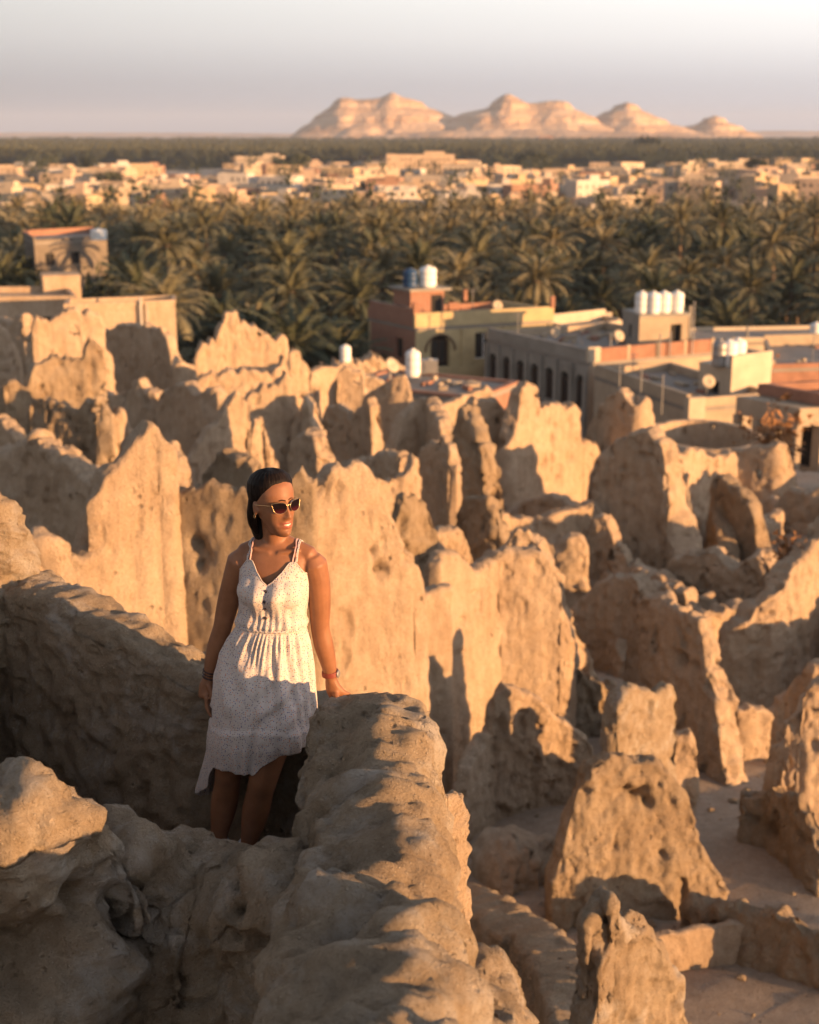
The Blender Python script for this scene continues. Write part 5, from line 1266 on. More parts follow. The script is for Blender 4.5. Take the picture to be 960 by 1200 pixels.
# left: old quarter between ruins and palms
G1 = Block('low mud house with a cube-shaped roof room, at the upper left behind the ruins', (92, 350), 92, (-80, 357), (98, 342), PL_PALE, PL_TAN, 'mud_house') if False else None
H1 = Block('long low mud house at the left edge behind the ruins', (-60, 354), 92, (90, 353), (-62, 343), MUD, MUD, 'mud_house')
H1.facade('front', H1.W - H1.t, 0, H1.H - .245, [(6.2, .6, H1.H - 1.8, H1.H - 1.0, False)], MUD, 'front_wall'); H1.facade('side', H1.D - H1.t, 0, H1.H - .245, [], MUD, 'side_wall'); H1.core(MUD); H1.parapet((.35, .3, .3, .4))
H2 = Block('pale cube-shaped roof room glowing in the sun at the upper left', (50, 323), 97, (94, 322), (47, 319), MUD, MUD, 'roof_room')
hh = 1.7; H2.rt.location.z = H2.z - hh; H2.H = hh
H2.facade('front', H2.W, 0, hh - .2, [], MUD, 'front_wall'); H2.facade('side', H2.D, 0, hh - .2, [], MUD, 'side_wall'); H2.slab(.31, H2.W, .31, max(.6, H2.D), .01, hh - .21, 'inside', DARK); H2.slab(-.03, H2.W + .03, -.03, max(.7, H2.D), hh - .199, hh, 'roof', MUD)
H3 = Block('long sunlit mud house with a pale blank wall, left of the dark palms', (76, 361), 84, (205, 356), (80, 355), MUD, MUD, 'mud_house')
z3 = H3.H
H3.facade('front', H3.W - H3.t, 0, z3 - .245, [(3.2, .7, z3 - 2.3, z3 - 1.7, False), (4.1, .8, z3 - 2.9, z3 - 1.8, False), (5.6, .4, z3 - 2.2, z3 - 1.6, False)], MUD, 'front_wall'); H3.facade('side', H3.D - H3.t, 0, z3 - .245, [], MUD, 'side_wall'); H3.core(MUD); H3.parapet((.25, .25, .25, .25))
H3.slab(2.8, 3.7, -.03, -.006, z3 - 1.9, z3 - 1.35, 'white_board', TANK_W)
pole(on(H3, H3.W * .68, -.2, z3 - 1.5), 2.0, 'pale downpipe on the long sunlit mud house', .09)
pole(on(H3, H3.W * .74, -.2, z3 - 1.5), 1.6, 'second slimmer pipe right of the pale downpipe', .06)
H4 = Block('dim flat-roofed house with reddish roof line, in the left palms', (40, 284), 158, (125, 279), (28, 277), PL_SHADED, PL_SHADED, 'palm_house')
z4 = H4.H
H4.facade('front', H4.W - H4.t, 0, z4 - .245, [(1.8, 1.1, z4 - 2.6, z4 - 1.3, False), (5.0, 1.1, z4 - 2.6, z4 - 1.3, False), (2.5, 1.1, z4 - 6, z4 - 4.6, False)], PL_SHADED, 'front_wall'); H4.facade('side', H4.D - H4.t, 0, z4 - .245, [], PL_SHADED, 'side_wall'); H4.core(); H4.parapet((.3, .5, .6, .7), [PL_SHADED, PL_SHADED, PL_RED, PL_RED])
tank(tuple(at(116, 281, 160)), .9, 1.2, 'small white tank on the dim house in the palms')
# aerials, dishes and clutter on the near roofs
def dish(p, label, a=0.6):
    rt_ = empty('satellite_dish', p, label, 'satellite dish', None, a)
    m = MB(); m.lathe([(.02, 0), (.22, .04), (.40, .13), (.42, .14), (.22, .055), (.02, .015)], n=18); o = m.build('dish', PL_PALE, rt_, (0, 0, 1.0), smooth=True); o.rotation_euler = (R(60), 0, 0)
    m = MB(); m.tube((0, .05, 0), (0, .05, 1.0), .03, n=6); m.tube((0, 0, 1.0), (0, -.45, 1.15), .012, n=5); m.build('mast', METAL, rt_)
dish(on(A, 7.6, 2.0, A.H), 'satellite dish on the right part of the yellow house roof', .4)
dish(on(B, 2.0, B.D * .55, B.H), 'satellite dish in the middle of the arched house roof', -.3)
dish(on(B, 4.4, B.D * .25, B.H), 'satellite dish left of the concrete stair house', .5)
dish(on(Cc, 2.2, 1.8, Cc.H), 'satellite dish on the plain tan house roof', .2)
dish(on(Ff, 1.2, Ff.D * .7, Ff.H), 'satellite dish on the smooth grey roof by the ruins', .8)
for k_, (B_, i_, j_, h_, lab_) in enumerate(((A, 6.4, 3.2, 2.2, 'thin aerial on the yellow house roof'), (B, 1.0, B.D * .8, 2.0, 'thin aerial at the far end of the arched house roof'), (B, 3.0, B.D * .42, 1.6, 'short aerial on the arched house roof'), (Cc, .8, Cc.D * .7, 1.8, 'thin aerial on the plain tan house'), (E2, 3.0, 1.5, 2.0, 'thin aerial on the red brown brick house'))):
    m = MB(); m.tube((0, 0, 0), (0, 0, h_), .03, n=6)
    for q_ in range(4): m.tube((-.35 + .05 * q_, 0, h_ - .12 * q_), (.35 - .05 * q_, 0, h_ - .12 * q_), .012, n=4)
    tag(m.build('roof_aerial', METAL, None, on(B_, i_, j_, B_.H)), lab_, 'aerial')
for k_, (B_, n_k, lab_) in enumerate(((A, 26, 'loose blocks and planks lying on the yellow house roof'), (B, 60, 'scattered blocks and rubbish on the arched house roof'), (Cc, 24, 'scattered blocks on the plain tan house roof'), (Ff, 16, 'bits of rubble on the smooth grey roof'), (E2, 20, 'blocks lying on the brick house roof'))):
    m = MB(); rc = random.Random(k_ + 50)
    for q_ in range(n_k):
        i_ = rc.uniform(.6, B_.W - .8); j_ = rc.uniform(.6, B_.D - .8); v_ = B_.P(i_, j_, B_.H + .1)
        m.box(tuple(v_), (rc.uniform(.2, .9), rc.uniform(.15, .4), rc.uniform(.12, .3)), rc.uniform(0, 3), 0 if rc.random() < .6 else 1)
    tag(m.build('roof_rubble', None, None, B_.rt.location, mats=[PL_TAN, PL_RED]), lab_, 'rubble', None, 'stuff')
# crouched dry bushes by the ruins
def bush(px, py, Y, r, label):
    p = at(px, py, Y); rt_ = empty('dry_bush', tuple(p), label, 'bush')
    m = MB(); 
    for k in range(7): m.tube((0, 0, -r), (random.uniform(-.6, .6) * r, random.uniform(-.6, .6) * r, random.uniform(.1, .7) * r), .025 * r + .01, .006, 5)
    m.build('stem', WOOD, rt_)
    q = np.random.default_rng(int(px)); n = 260; P0 = q.normal(size=(n, 3)) * .42 * r; V = np.stack([P0, P0 + q.normal(size=(n, 3)) * .14 * r, P0 + q.normal(size=(n, 3)) * .14 * r], 1).reshape(-1, 3)
    mesh_np('foliage', V, tris=np.arange(n * 3).reshape(-1, 3), mat=RUST, parent=rt_, smooth=False)
RUST = plain_mat('rusty_dry_foliage', (0.26, 0.13, 0.055), 0.9, 0.3, 3.0)
bush(906, 512, 50, 1.3, 'rust-coloured dry bush between the round enclosure and the right-hand house')
bush(926, 648, 22.6, .35, 'small rusty plant on the crest of the crowned wall at the right')

# ------------------------------------------------------------------ the dusty evening air
HZ, nt, b = new_mat('haze_air')
nt.nodes.remove(b)
vol = nt.nodes.new('ShaderNodeVolumePrincipled'); vol.inputs['Color'].default_value = (0.62, 0.74, 0.98, 1)
vol.inputs['Density'].default_value = 0.00008; vol.inputs['Anisotropy'].default_value = 0.0
nt.links.new(vol.outputs[0], nt.nodes['Material Output'].inputs['Volume'])
m = MB(); m.box((0, 2400, 87.5), (25000, 25000 - 600, 185)); hz_o = m.build('haze', HZ); tag(hz_o, 'thin dusty evening haze over the oasis', None, None, 'stuff')
# ------------------------------------------------------------------ the woman
from mathutils.bvhtree import BVHTree
SKIN, nt, b = new_mat('tanned_skin')
at_ = nt.nodes.new('ShaderNodeAttribute'); at_.attribute_name = 'tint'
tco = nt.nodes.new('ShaderNodeTexCoord')
n = noise(nt, tco.outputs['Object'], 14.0, 4)
c = cramp(nt, n, [(0.35, (0.20, 0.086, 0.042)), (0.65, (0.26, 0.118, 0.06))])
c = mixc(nt, at_.outputs['Fac'], c, (0.30, 0.07, 0.055))
nt.links.new(c, b.inputs['Base Color']); b.inputs['Roughness'].default_value = 0.5
b.inputs['Specular IOR Level'].default_value = 0.3
b.inputs['Subsurface Weight'].default_value = 0.12; b.inputs['Subsurface Radius'].default_value = (0.02, 0.008, 0.004); b.inputs['Subsurface Scale'].default_value = 0.4
bump(nt, b, noise(nt, tco.outputs['Object'], 320.0, 3), 0.0008, 0.6)
HAIR, nt, b = new_mat('dark_brown_hair')
tco = nt.nodes.new('ShaderNodeTexCoord')
st = noise(nt, tco.outputs['Object'], 60.0, 4, 0.6, (4.0, 0.5, 0.5))
c = cramp(nt, st, [(0.35, (0.005, 0.0035, 0.003)), (0.7, (0.016, 0.010, 0.008))])
nt.links.new(c, b.inputs['Base Color']); b.inputs['Roughness'].default_value = 0.5; b.inputs['Specular IOR Level'].default_value = 0.1
bump(nt, b, st, 0.004, 0.8)
DRESS, nt, b = new_mat('white_floral_print_cloth')
tco = nt.nodes.new('ShaderNodeTexCoord')
v = nt.nodes.new('ShaderNodeTexVoronoi'); v.inputs['Scale'].default_value = 140.0; v.inputs['Randomness'].default_value = 0.75
nt.links.new(tco.outputs['Object'], v.inputs['Vector'])
dot = cramp(nt, v.outputs['Distance'], [(0.22, (1, 1, 1)), (0.34, (0, 0, 0))])
dcol = nt.nodes.new('ShaderNodeSeparateColor'); nt.links.new(v.outputs['Color'], dcol.inputs[0])
dc = cramp(nt, dcol.outputs[0], [(0.0, (0.06, 0.07, 0.20)), (0.38, (0.10, 0.09, 0.22)), (0.42, (0.55, 0.18, 0.07)), (0.66, (0.55, 0.20, 0.08)), (0.7, (0.12, 0.08, 0.07)), (1.0, (0.20, 0.17, 0.28))])
dc.node.color_ramp.interpolation = 'CONSTANT'
weave = noise(nt, tco.outputs['Object'], 500.0, 2)
base = cramp(nt, weave, [(0.3, (0.45, 0.395, 0.36)), (0.7, (0.56, 0.495, 0.455))])
c = mixc(nt, dot, base, dc)
nt.links.new(c, b.inputs['Base Color']); b.inputs['Roughness'].default_value = 0.85; b.inputs['Specular IOR Level'].default_value = 0.15
b.inputs['Sheen Weight'].default_value = 0.1
nn = bump(nt, b, noise(nt, tco.outputs['Object'], 30.0, 4), 0.006, 0.7)
bump(nt, b, weave, 0.001, 0.5, nn)
LENS, nt, b = new_mat('dark_red_lens'); b.inputs['Base Color'].default_value = (0.03, 0.006, 0.010, 1); b.inputs['Roughness'].default_value = 0.12; b.inputs['Specular IOR Level'].default_value = 0.3
tco = nt.nodes.new('ShaderNodeTexCoord'); sp2 = nt.nodes.new('ShaderNodeSeparateXYZ'); nt.links.new(tco.outputs['Generated'], sp2.inputs[0])
nt.links.new(cramp(nt, sp2.outputs['Z'], [(0.05, (0.045, 0.005, 0.008)), (0.5, (0.005, 0.002, 0.003))]), b.inputs['Base Color'])
GOLD, nt, b = new_mat('gold_metal'); b.inputs['Base Color'].default_value = (0.75, 0.50, 0.26, 1); b.inputs['Metallic'].default_value = 1; b.inputs['Roughness'].default_value = 0.25
LEATHER = plain_mat('red_brown_leather', (0.20, 0.045, 0.03), 0.5, 0.15, 40.0)
BEADS = plain_mat('dark_beads', (0.05, 0.025, 0.02), 0.4, 0.2, 60.0)
TEETH, nt, b = new_mat('teeth'); b.inputs['Base Color'].default_value = (0.75, 0.70, 0.62, 1); b.inputs['Roughness'].default_value = 0.3
BUTTON = plain_mat('dark_button', (0.06, 0.045, 0.05), 0.35, 0.1, 50.0)
SHOE = plain_mat('white_canvas', (0.62, 0.61, 0.62), 0.8, 0.06, 30.0)
BRAST = plain_mat('mauve_strap', (0.42, 0.27, 0.26), 0.6, 0.05, 30.0)

WX, WY = -0.62, 5.0
woman = empty('person', (WX, WY, FLOOR_Z), 'woman in a white dotted sundress and dark sunglasses leaning on the mud parapet', 'person')
YAW = R(-11)
CY_, SY_ = math.cos(YAW), math.sin(YAW)
_tz = [0.70, 0.78, 0.84, 0.94, 1.04, 1.12, 1.20, 1.26, 1.305, 1.335, 1.36]
_tcx = [.062, .064, .066, .085, .106, .116, .124, .128, .130, .130, .130]
_tcy = [.03, .03, .03, .02, .01, .005, .0, .005, .008, .010, .012]
_ta = [.155, .170, .170, .146, .118, .122, .128, .130, .134, .105, .060]
_tf = [.095, .098, .098, .090, .082, .084, .088, .082, .068, .050, .042]
_tb = [.110, .125, .125, .100, .080, .084, .090, .088, .078, .062, .050]
def torso(z, th, off=0.0, e=2.25):
    """point on the trunk at height z; th = 0 at the front, positive toward the right of the picture"""
    g = lambda A: np.interp(z, _tz, A)
    a, f, b_ = g(_ta) + off, g(_tf) + off, g(_tb) + off
    s_, c_ = np.sin(th), np.cos(th)
    fr = np.where(c_ > 0, f, b_)
    r = (np.abs(s_ / a) ** e + np.abs(c_ / fr) ** e) ** (-1 / e)
    x, y = r * s_, -r * c_
    return np.stack([g(_tcx) + x * CY_ - y * SY_, g(_tcy) + x * SY_ + y * CY_, z + 0 * x], -1)
def loft_rings(rings, closed=True):
    rings = np.array(rings); m_, n_ = rings.shape[:2]
    V = rings.reshape(-1, 3); F = []
    for j in range(m_ - 1):
        for i in range(n_ if closed else n_ - 1):
            F.append((j * n_ + i, j * n_ + (i + 1) % n_, (j + 1) * n_ + (i + 1) % n_, (j + 1) * n_ + i))
    return V, F
class Body:
    def __init__(s): s.v = []; s.f = []
    def add(s, V, F):
        b0 = len(s.v); s.v += [tuple(map(float, p)) for p in V]; s.f += [tuple(b0 + i for i in f) for f in F]
    def loft(s, rings):
        V, F = loft_rings(rings); n_ = len(rings[0]); m_ = len(rings)
        V = list(V); c0 = np.mean(rings[0], axis=0); c1 = np.mean(rings[-1], axis=0); V += [c0, c1]
        k = m_ * n_
        F += [(k, (i + 1) % n_, i) for i in range(n_)] + [(k + 1, (m_ - 1) * n_ + i, (m_ - 1) * n_ + (i + 1) % n_) for i in range(n_)]
        s.add(V, F)
    def tube(s, pts, rad, n=16, flat=None):
        """smooth tapered tube through joints; rad may be (rx, ry)"""
        P = np.array(pts, float); m_ = 6 * (len(P) - 1) + 1
        t = np.linspace(0, len(P) - 1, m_)
        def cr(A):
            A = np.array(A, float); out = []
            for tt in t:
                i = min(int(tt), len(A) - 2); f = tt - i
                p0, p1, p2, p3 = A[max(i - 1, 0)], A[i], A[i + 1], A[min(i + 2, len(A) - 1)]
                out.append(0.5 * ((2 * p1) + (-p0 + p2) * f + (2 * p0 - 5 * p1 + 4 * p2 - p3) * f * f + (-p0 + 3 * p1 - 3 * p2 + p3) * f ** 3))
            return np.array(out)
        C = cr(P); Rr_ = cr([(r, r) if np.isscalar(r) else r for r in rad])
        rings = []; ref = Vector(flat or (0, 1, 0.01))
        for k in range(m_):
            d = Vector(C[min(k + 1, m_ - 1)] - C[max(k - 1, 0)]).normalized()
            u = d.cross(ref).normalized(); w = d.cross(u).normalized()
            rings.append([np.array(C[k]) + np.array(u) * Rr_[k][0] * math.cos(a) + np.array(w) * Rr_[k][1] * math.sin(a) for a in np.linspace(0, 2 * math.pi, n, endpoint=False)])
        # rounded ends
        e0 = [C[0] + (np.array(p) - C[0]) * .6 - np.array(Vector(C[1] - C[0]).normalized()) * Rr_[0][0] * .6 for p in rings[0]]
        e1 = [C[-1] + (np.array(p) - C[-1]) * .6 + np.array(Vector(C[-1] - C[-2]).normalized()) * Rr_[-1][0] * .6 for p in rings[-1]]
        s.loft([e0] + rings + [e1])
    def ball(s, c, r, M=None, n=18):
        rx, ry, rz = (r, r, r) if np.isscalar(r) else r
        rings = []
        for j in range(1, n):
            ph = math.pi * j / n
            ring_ = [(rx * math.sin(ph) * math.cos(a), ry * math.sin(ph) * math.sin(a), -rz * math.cos(ph)) for a in np.linspace(0, 2 * math.pi, n + 6, endpoint=False)]
            if M is not None: ring_ = [tuple(M @ Vector(p)) for p in ring_]
            rings.append([np.array(c) + np.array(p) for p in ring_])
        s.loft(rings)
HY_ = R(37)         # the head turns toward the right of the picture
HC_ = Vector((0.126, -0.022, 1.514))
Mh = Matrix.Rotation(HY_, 3, 'Z') @ Matrix.Rotation(R(-3), 3, 'X') @ Matrix.Rotation(R(-2), 3, 'Y')
def HL(x, f, z): return HC_ + Mh @ Vector((x, -f, z))       # x to the right of the face as we see it, f forward, z up
def face_rings(grow=0.0):
    zs = np.linspace(-0.120, 0.112, 40); rings = []
    kz = [-.121, -.117, -.108, -.095, -.075, -.05, -.02, .01, .04, .07, .09, .105, .112]
    kw = [.010, .021, .030, .038, .047, .056, .064, .069, .071, .066, .054, .034, .012]
    kf = [.068, .078, .084, .087, .090, .092, .0925, .092, .090, .082, .068, .044, .018]
    kb = [-.02, -.005, .010, .022, .035, .055, .078, .092, .098, .093, .078, .052, .02]
    for z in zs:
        w = np.interp(z, kz, kw) + grow; f = np.interp(z, kz, kf) + grow; bk = np.interp(z, kz, kb) + grow
        r_ = []
        cyc = (f - bk) / 2; half = (f + bk) / 2
        for a in np.linspace(0, 2 * math.pi, 40, endpoint=False):
            c_, s_ = math.cos(a), math.sin(a); e = 2.15
            q = (abs(c_) ** e + abs(s_) ** e) ** (-1 / e)
            narrow = 1 - 0.10 * max(0, c_) ** 2 if z < .03 else 1
            r_.append(np.array(HL(w * s_ * q * narrow, cyc + half * c_ * q, z)))
        rings.append(r_)
    return rings
def make_body():
    B_ = Body()
    th = np.linspace(0, 2 * np.pi, 40, endpoint=False)
    B_.loft([torso(z, th) for z in np.linspace(0.72, 1.36, 40)])
    def TL(s_, f_, z): 
        cx, cy = np.interp(z, _tz, _tcx), np.interp(z, _tz, _tcy)
        return (cx + s_ * CY_ + f_ * SY_, cy + s_ * SY_ - f_ * CY_, z)
    B_.ball(TL(-.062, .062, 1.185), (.056, .050, .056)); B_.ball(TL(.062, .062, 1.185), (.056, .050, .056))
    # neck and trapezius
    B_.tube([(.132, .022, 1.31), (.130, .012, 1.37), (.126, .004, 1.43), (.124, .0, 1.48)], [.056, .047, .046, .048], 20)
    RS, LS = (-.004, .034, 1.278), (.268, -.018, 1.283)
    B_.tube([(.128, .02, 1.365), (.07, .03, 1.335), (.01, .034, 1.305)], [.034, .034, .036]); B_.tube([(.128, .015, 1.365), (.19, .002, 1.338), (.255, -.014, 1.308)], [.034, .034, .036])
    # clavicles, just hinted
    B_.tube([(.112, -.038, 1.326), (.05, -.018, 1.336)], [.010, .010], 10); B_.tube([(.142, -.044, 1.326), (.215, -.050, 1.340)], [.010, .010], 10)
    # arms
    B_.tube([RS, (-.030, .048, 1.20), (-.060, .062, 1.10), (-.086, .070, 1.00), (-.108, .078, .93), (-.132, .082, .85), (-.143, .078, .795)], [.050, .046, .042, .036, .037, .030, (.020, .025)])
    B_.tube([LS, (.282, -.004, 1.20), (.286, .018, 1.10), (.286, .030, 1.015), (.298, .040, .94), (.314, .052, .86), (.322, .062, .790)], [.050, .046, .041, .036, .037, .030, (.020, .025)])
    # right hand, hanging and a little curled
    B_.tube([(-.143, .078, .80), (-.147, .070, .765), (-.148, .058, .725)], [(.022, .022), (.020, .036), (.016, .038)], 16, flat=(1, 0, 0))
    for k, (yy_, L, r_) in enumerate(((.026, .070, .0085), (.045, .080, .009), (.064, .076, .0088), (.083, .060, .0078))):
        B_.tube([(-.149, yy_ + .002, .735), (-.150, yy_ - .004, .735 - L * .42), (-.142, yy_ - .012, .735 - L * .75), (-.130, yy_ - .018, .735 - L)], [r_ * 1.1, r_, r_ * .9, r_ * .75], 10)
    B_.tube([(-.140, .052, .775), (-.128, .028, .748), (-.124, .018, .722), (-.124, .014, .706)], [.012, .0105, .0095, .0075], 10)
    # left hand, palm pressed on the wall
    B_.tube([(.322, .060, .795), (.332, .062, .755), (.352, .070, .722), (.372, .084, .706)], [(.021, .024), (.021, .032), (.015, .037), (.012, .038)], 16, flat=(-.6, .2, -.7))
    for k in range(4):
        o_ = (k - 1.5) * .019; L = [.058, .070, .068, .052][k]
        d0 = Vector((.80, .55, -.10)).normalized(); sd_ = Vector((-.55, .80, 0))
        base_ = Vector((.368, .082, .706)) + sd_ * (-o_)
        sp_d = (d0 + sd_ * (-o_) * 3).normalized()
        B_.tube([base_ - sp_d * .012, base_ + sp_d * L * .4 + Vector((0, 0, .004)), base_ + sp_d * L * .75 + Vector((0, 0, -.001)), base_ + sp_d * L + Vector((0, 0, -.012))], [.0095, .0088, .0080, .0068], 10)
    B_.tube([(.338, .040, .742), (.352, .022, .722), (.366, .014, .706), (.376, .014, .698)], [.0125, .011, .0095, .0075], 10)
    # legs
    B_.tube([(-.015, .03, .84), (-.030, .008, .74), (-.050, -.012, .60), (-.068, -.022, .47), (-.078, .0, .40), (-.098, .022, .29), (-.122, .034, .16), (-.130, .036, .09)], [.092, .090, .073, .055, .050, .052, .034, .032], 20)
    B_.tube([(.145, .02, .84), (.135, -.040, .74), (.105, -.085, .61), (.074, -.105, .475), (.056, -.082, .40), (.030, -.045, .29), (.0, -.005, .16), (-.012, .010, .09)], [.092, .092, .074, .056, .051, .052, .034, .032], 20)
    # feet (inside the shoes)
    B_.tube([(-.130, .045, .07), (-.140, -.03, .045), (-.148, -.10, .032)], [(.034, .04), (.036, .03), (.034, .022)]); B_.tube([(-.012, .02, .07), (-.020, -.055, .045), (-.026, -.125, .032)], [(.034, .04), (.036, .03), (.034, .022)])
    # head
    B_.loft(face_rings())
    for sg in (-1, 1):
        B_.ball(tuple(HL(sg * .072, -.008, -.012)), (.007, .017, .028), Mh @ Matrix.Rotation(sg * R(18), 3, 'Z') @ Matrix.Rotation(R(-10), 3, 'X'))
        B_.ball(tuple(HL(sg * .068, .004, -.018)), (.008, .008, .010))
    return B_
def remesh(B_, name, voxel, it=6):
    me = bpy.data.meshes.new(name + '_raw'); me.from_pydata(B_.v, [], B_.f)
    o = bpy.data.objects.new(name, me); col.objects.link(o)
    md = o.modifiers.new('Remesh', 'REMESH'); md.mode = 'VOXEL'; md.voxel_size = voxel; md.use_smooth_shade = True
    dg = bpy.context.evaluated_depsgraph_get(); ev = o.evaluated_get(dg)
    m2 = bpy.data.meshes.new_from_object(ev); o.modifiers.clear(); o.data = m2; m2.name = name
    co = np.zeros(len(m2.vertices) * 3); m2.vertices.foreach_get('co', co); co = co.reshape(-1, 3)
    ed = np.zeros(len(m2.edges) * 2, int); m2.edges.foreach_get('vertices', ed); ed = ed.reshape(-1, 2)
    deg = np.bincount(ed.ravel(), minlength=len(co))[:, None]
    for k in range(it):
        s_ = np.zeros_like(co); np.add.at(s_, ed[:, 0], co[ed[:, 1]]); np.add.at(s_, ed[:, 1], co[ed[:, 0]])
        lap = s_ / np.maximum(deg, 1) - co
        lam = 0.55 if k % 2 == 0 else -0.50
        # fingers keep their volume
        co = co + lap * lam
    return o, co
BB = make_body()
body, co = remesh(BB, 'body', 0.0042, 26)
# ---- face
Mi = np.array(Mh.inverted()); L = (co - np.array(HC_)) @ Mi.T
hx, hf, hz2 = L[:, 0], -L[:, 1], L[:, 2]
isf = (hf > .02) & (hz2 > -.13) & (hz2 < .12) & (np.abs(hx) < .08)
def G(cx, cz, sx_, sz_): return np.exp(-((hx - cx) / sx_) ** 2 - ((hz2 - cz) / sz_) ** 2)
D = np.zeros(len(co))
D += .005 * G(0, .022, .045, .010) + .003 * G(0, .05, .05, .03)
for sg in (-1, 1):
    D += -.012 * G(sg * .031, .0, .015, .012) + .007 * G(sg * .031, -.001, .009, .008) + .005 * G(sg * .046, -.028, .016, .014) + .0055 * G(sg * .0115, -.043, .006, .007) - .003 * G(sg * .03, -.055, .012, .012)
    D += -.004 * G(sg * .026, -.068, .006, .006)
ridge = np.interp(hz2, [-.060, -.050, -.042, -.030, -.010, .010, .025], [0, .008, .0215, .0185, .011, .006, .0])
D += ridge * np.exp(-(hx / np.interp(hz2, [-.05, -.035, .01], [.0115, .0095, .0075])) ** 2)
D += .0065 * G(0, -.064, .019, .0048) + .0075 * G(0, -.0775, .016, .0058) - .0065 * G(0, -.0705, .017, .0022) - .004 * G(0, -.089, .018, .006) + .006 * G(0, -.106, .016, .012) - .002 * G(0, -.057, .004, .006)
D = D * isf * smoothstep((hf - .02) / .03)
fw = np.array(Mh @ Vector((0, -1, 0)))
co = co + D[:, None] * fw[None]
# collarbone notch
body.data.vertices.foreach_set('co', co.astype(np.float32).ravel()); body.data.update()
tint = np.clip(1.3 * G(0, -.064, .021, .0042) + 1.3 * G(0, -.0775, .0175, .0052), 0, 1) * isf * .9
ca = body.data.attributes.new('tint', 'FLOAT', 'POINT'); ca.data.foreach_set('value', tint.astype(np.float32))
body.data.materials.clear(); body.data.materials.append(SKIN); body.data.polygons.foreach_set('use_smooth', [True] * len(body.data.polygons))
body.parent = woman
dg = bpy.context.evaluated_depsgraph_get()
bvh = BVHTree.FromPolygons([tuple(v) for v in co], [tuple(p.vertices) for p in body.data.polygons])
_T = Body(); _th = np.linspace(0, 2 * np.pi, 60, endpoint=False)
_T.loft([torso(z, _th) for z in np.linspace(0.72, 1.36, 50)])
for _s in (-.062, .062):
    _cx, _cy = np.interp(1.185, _tz, _tcx), np.interp(1.185, _tz, _tcy)
    _T.ball((_cx + _s * CY_ + .062 * SY_, _cy + _s * SY_ - .062 * CY_, 1.185), (.058, .052, .058))
bvh_t = BVHTree.FromPolygons(_T.v, _T.f)
def surf(p, off=.003):
    l, nrm, i, d = bvh.find_nearest(Vector(p)); return l + nrm * off
def part_tube(name, pts, r, mat, parent=None, n=8, closed=False, flat=1.0):
    B_ = MB(); P_ = [Vector(p) for p in pts]; m_ = len(P_)
    for k in range(m_ if closed else m_):
        a_ = P_[(k - 1) % m_ if closed else max(k - 1, 0)]; c_ = P_[(k + 1) % m_ if closed else min(k + 1, m_ - 1)]
        d = (c_ - a_).normalized(); u = d.orthogonal().normalized() if k == 0 else (u_prev - d * d.dot(u_prev)).normalized(); w = d.cross(u); u_prev = u
        B_.v += [tuple(P_[k] + u * r * math.cos(t) + w * r * flat * math.sin(t)) for t in np.linspace(0, 2 * math.pi, n, endpoint=False)]
    for k in range(m_ if closed else m_ - 1):
        k2 = (k + 1) % m_
        for i in range(n): B_.f.append((k * n + i, k * n + (i + 1) % n, k2 * n + (i + 1) % n, k2 * n + i)); B_.m.append(0)
    return B_.build(name, mat, parent or woman, smooth=True)
# ---- eyes, brows, teeth
for sg in (-1, 1):
    B_ = MB()
    n_ = 12; vs = []; fs = []
    c_ = HL(sg * .031, .079, .001)
    for j in range(n_ + 1):
        for i in range(n_ * 2):
            ph, a = math.pi * j / n_, 2 * math.pi * i / (n_ * 2); vs.append(c_ + Vector((math.sin(ph) * math.cos(a), math.sin(ph) * math.sin(a), math.cos(ph))) * .0112)
    for j in range(n_):
        for i in range(n_ * 2): fs.append((j * n_ * 2 + i, j * n_ * 2 + (i + 1) % (n_ * 2), (j + 1) * n_ * 2 + (i + 1) % (n_ * 2), (j + 1) * n_ * 2 + i))
    B_.add(vs, fs); B_.build('eye', TEETH, woman, smooth=True)
    part_tube('eyebrow', [surf(HL(sg * x, .12, z), .0008) for x, z in ((.014, .0205), (.022, .0235), (.032, .0255), (.042, .0245), (.050, .020))], .0022, HAIR, flat=.6)
def face_pt(x, z, off):
    d = Mh @ Vector((0, 1, 0)); h_, nn_, ii_, dd_ = bvh.ray_cast(HL(x, .25, z), d)
    return h_ - d * off
m_ = MB(); vs = []
for x in np.linspace(-.0135, .0135, 11):
    zc = -.0712 + 13 * x * x; hh_ = .0030 * math.sqrt(max(0.05, 1 - (x / .0142) ** 2))
    vs += [face_pt(x, zc + hh_, .0004), face_pt(x, zc - hh_ * .8, .0004), face_pt(x, zc - hh_ * .8, -.004), face_pt(x, zc + hh_, -.004)]
m_.add(vs, [(4 * k + a, 4 * k + 4 + a, 4 * k + 4 + (a + 1) % 4, 4 * k + (a + 1) % 4) for k in range(10) for a in range(4)] + [(0, 1, 2, 3), (43, 42, 41, 40)])
m_.build('teeth', TEETH, woman)
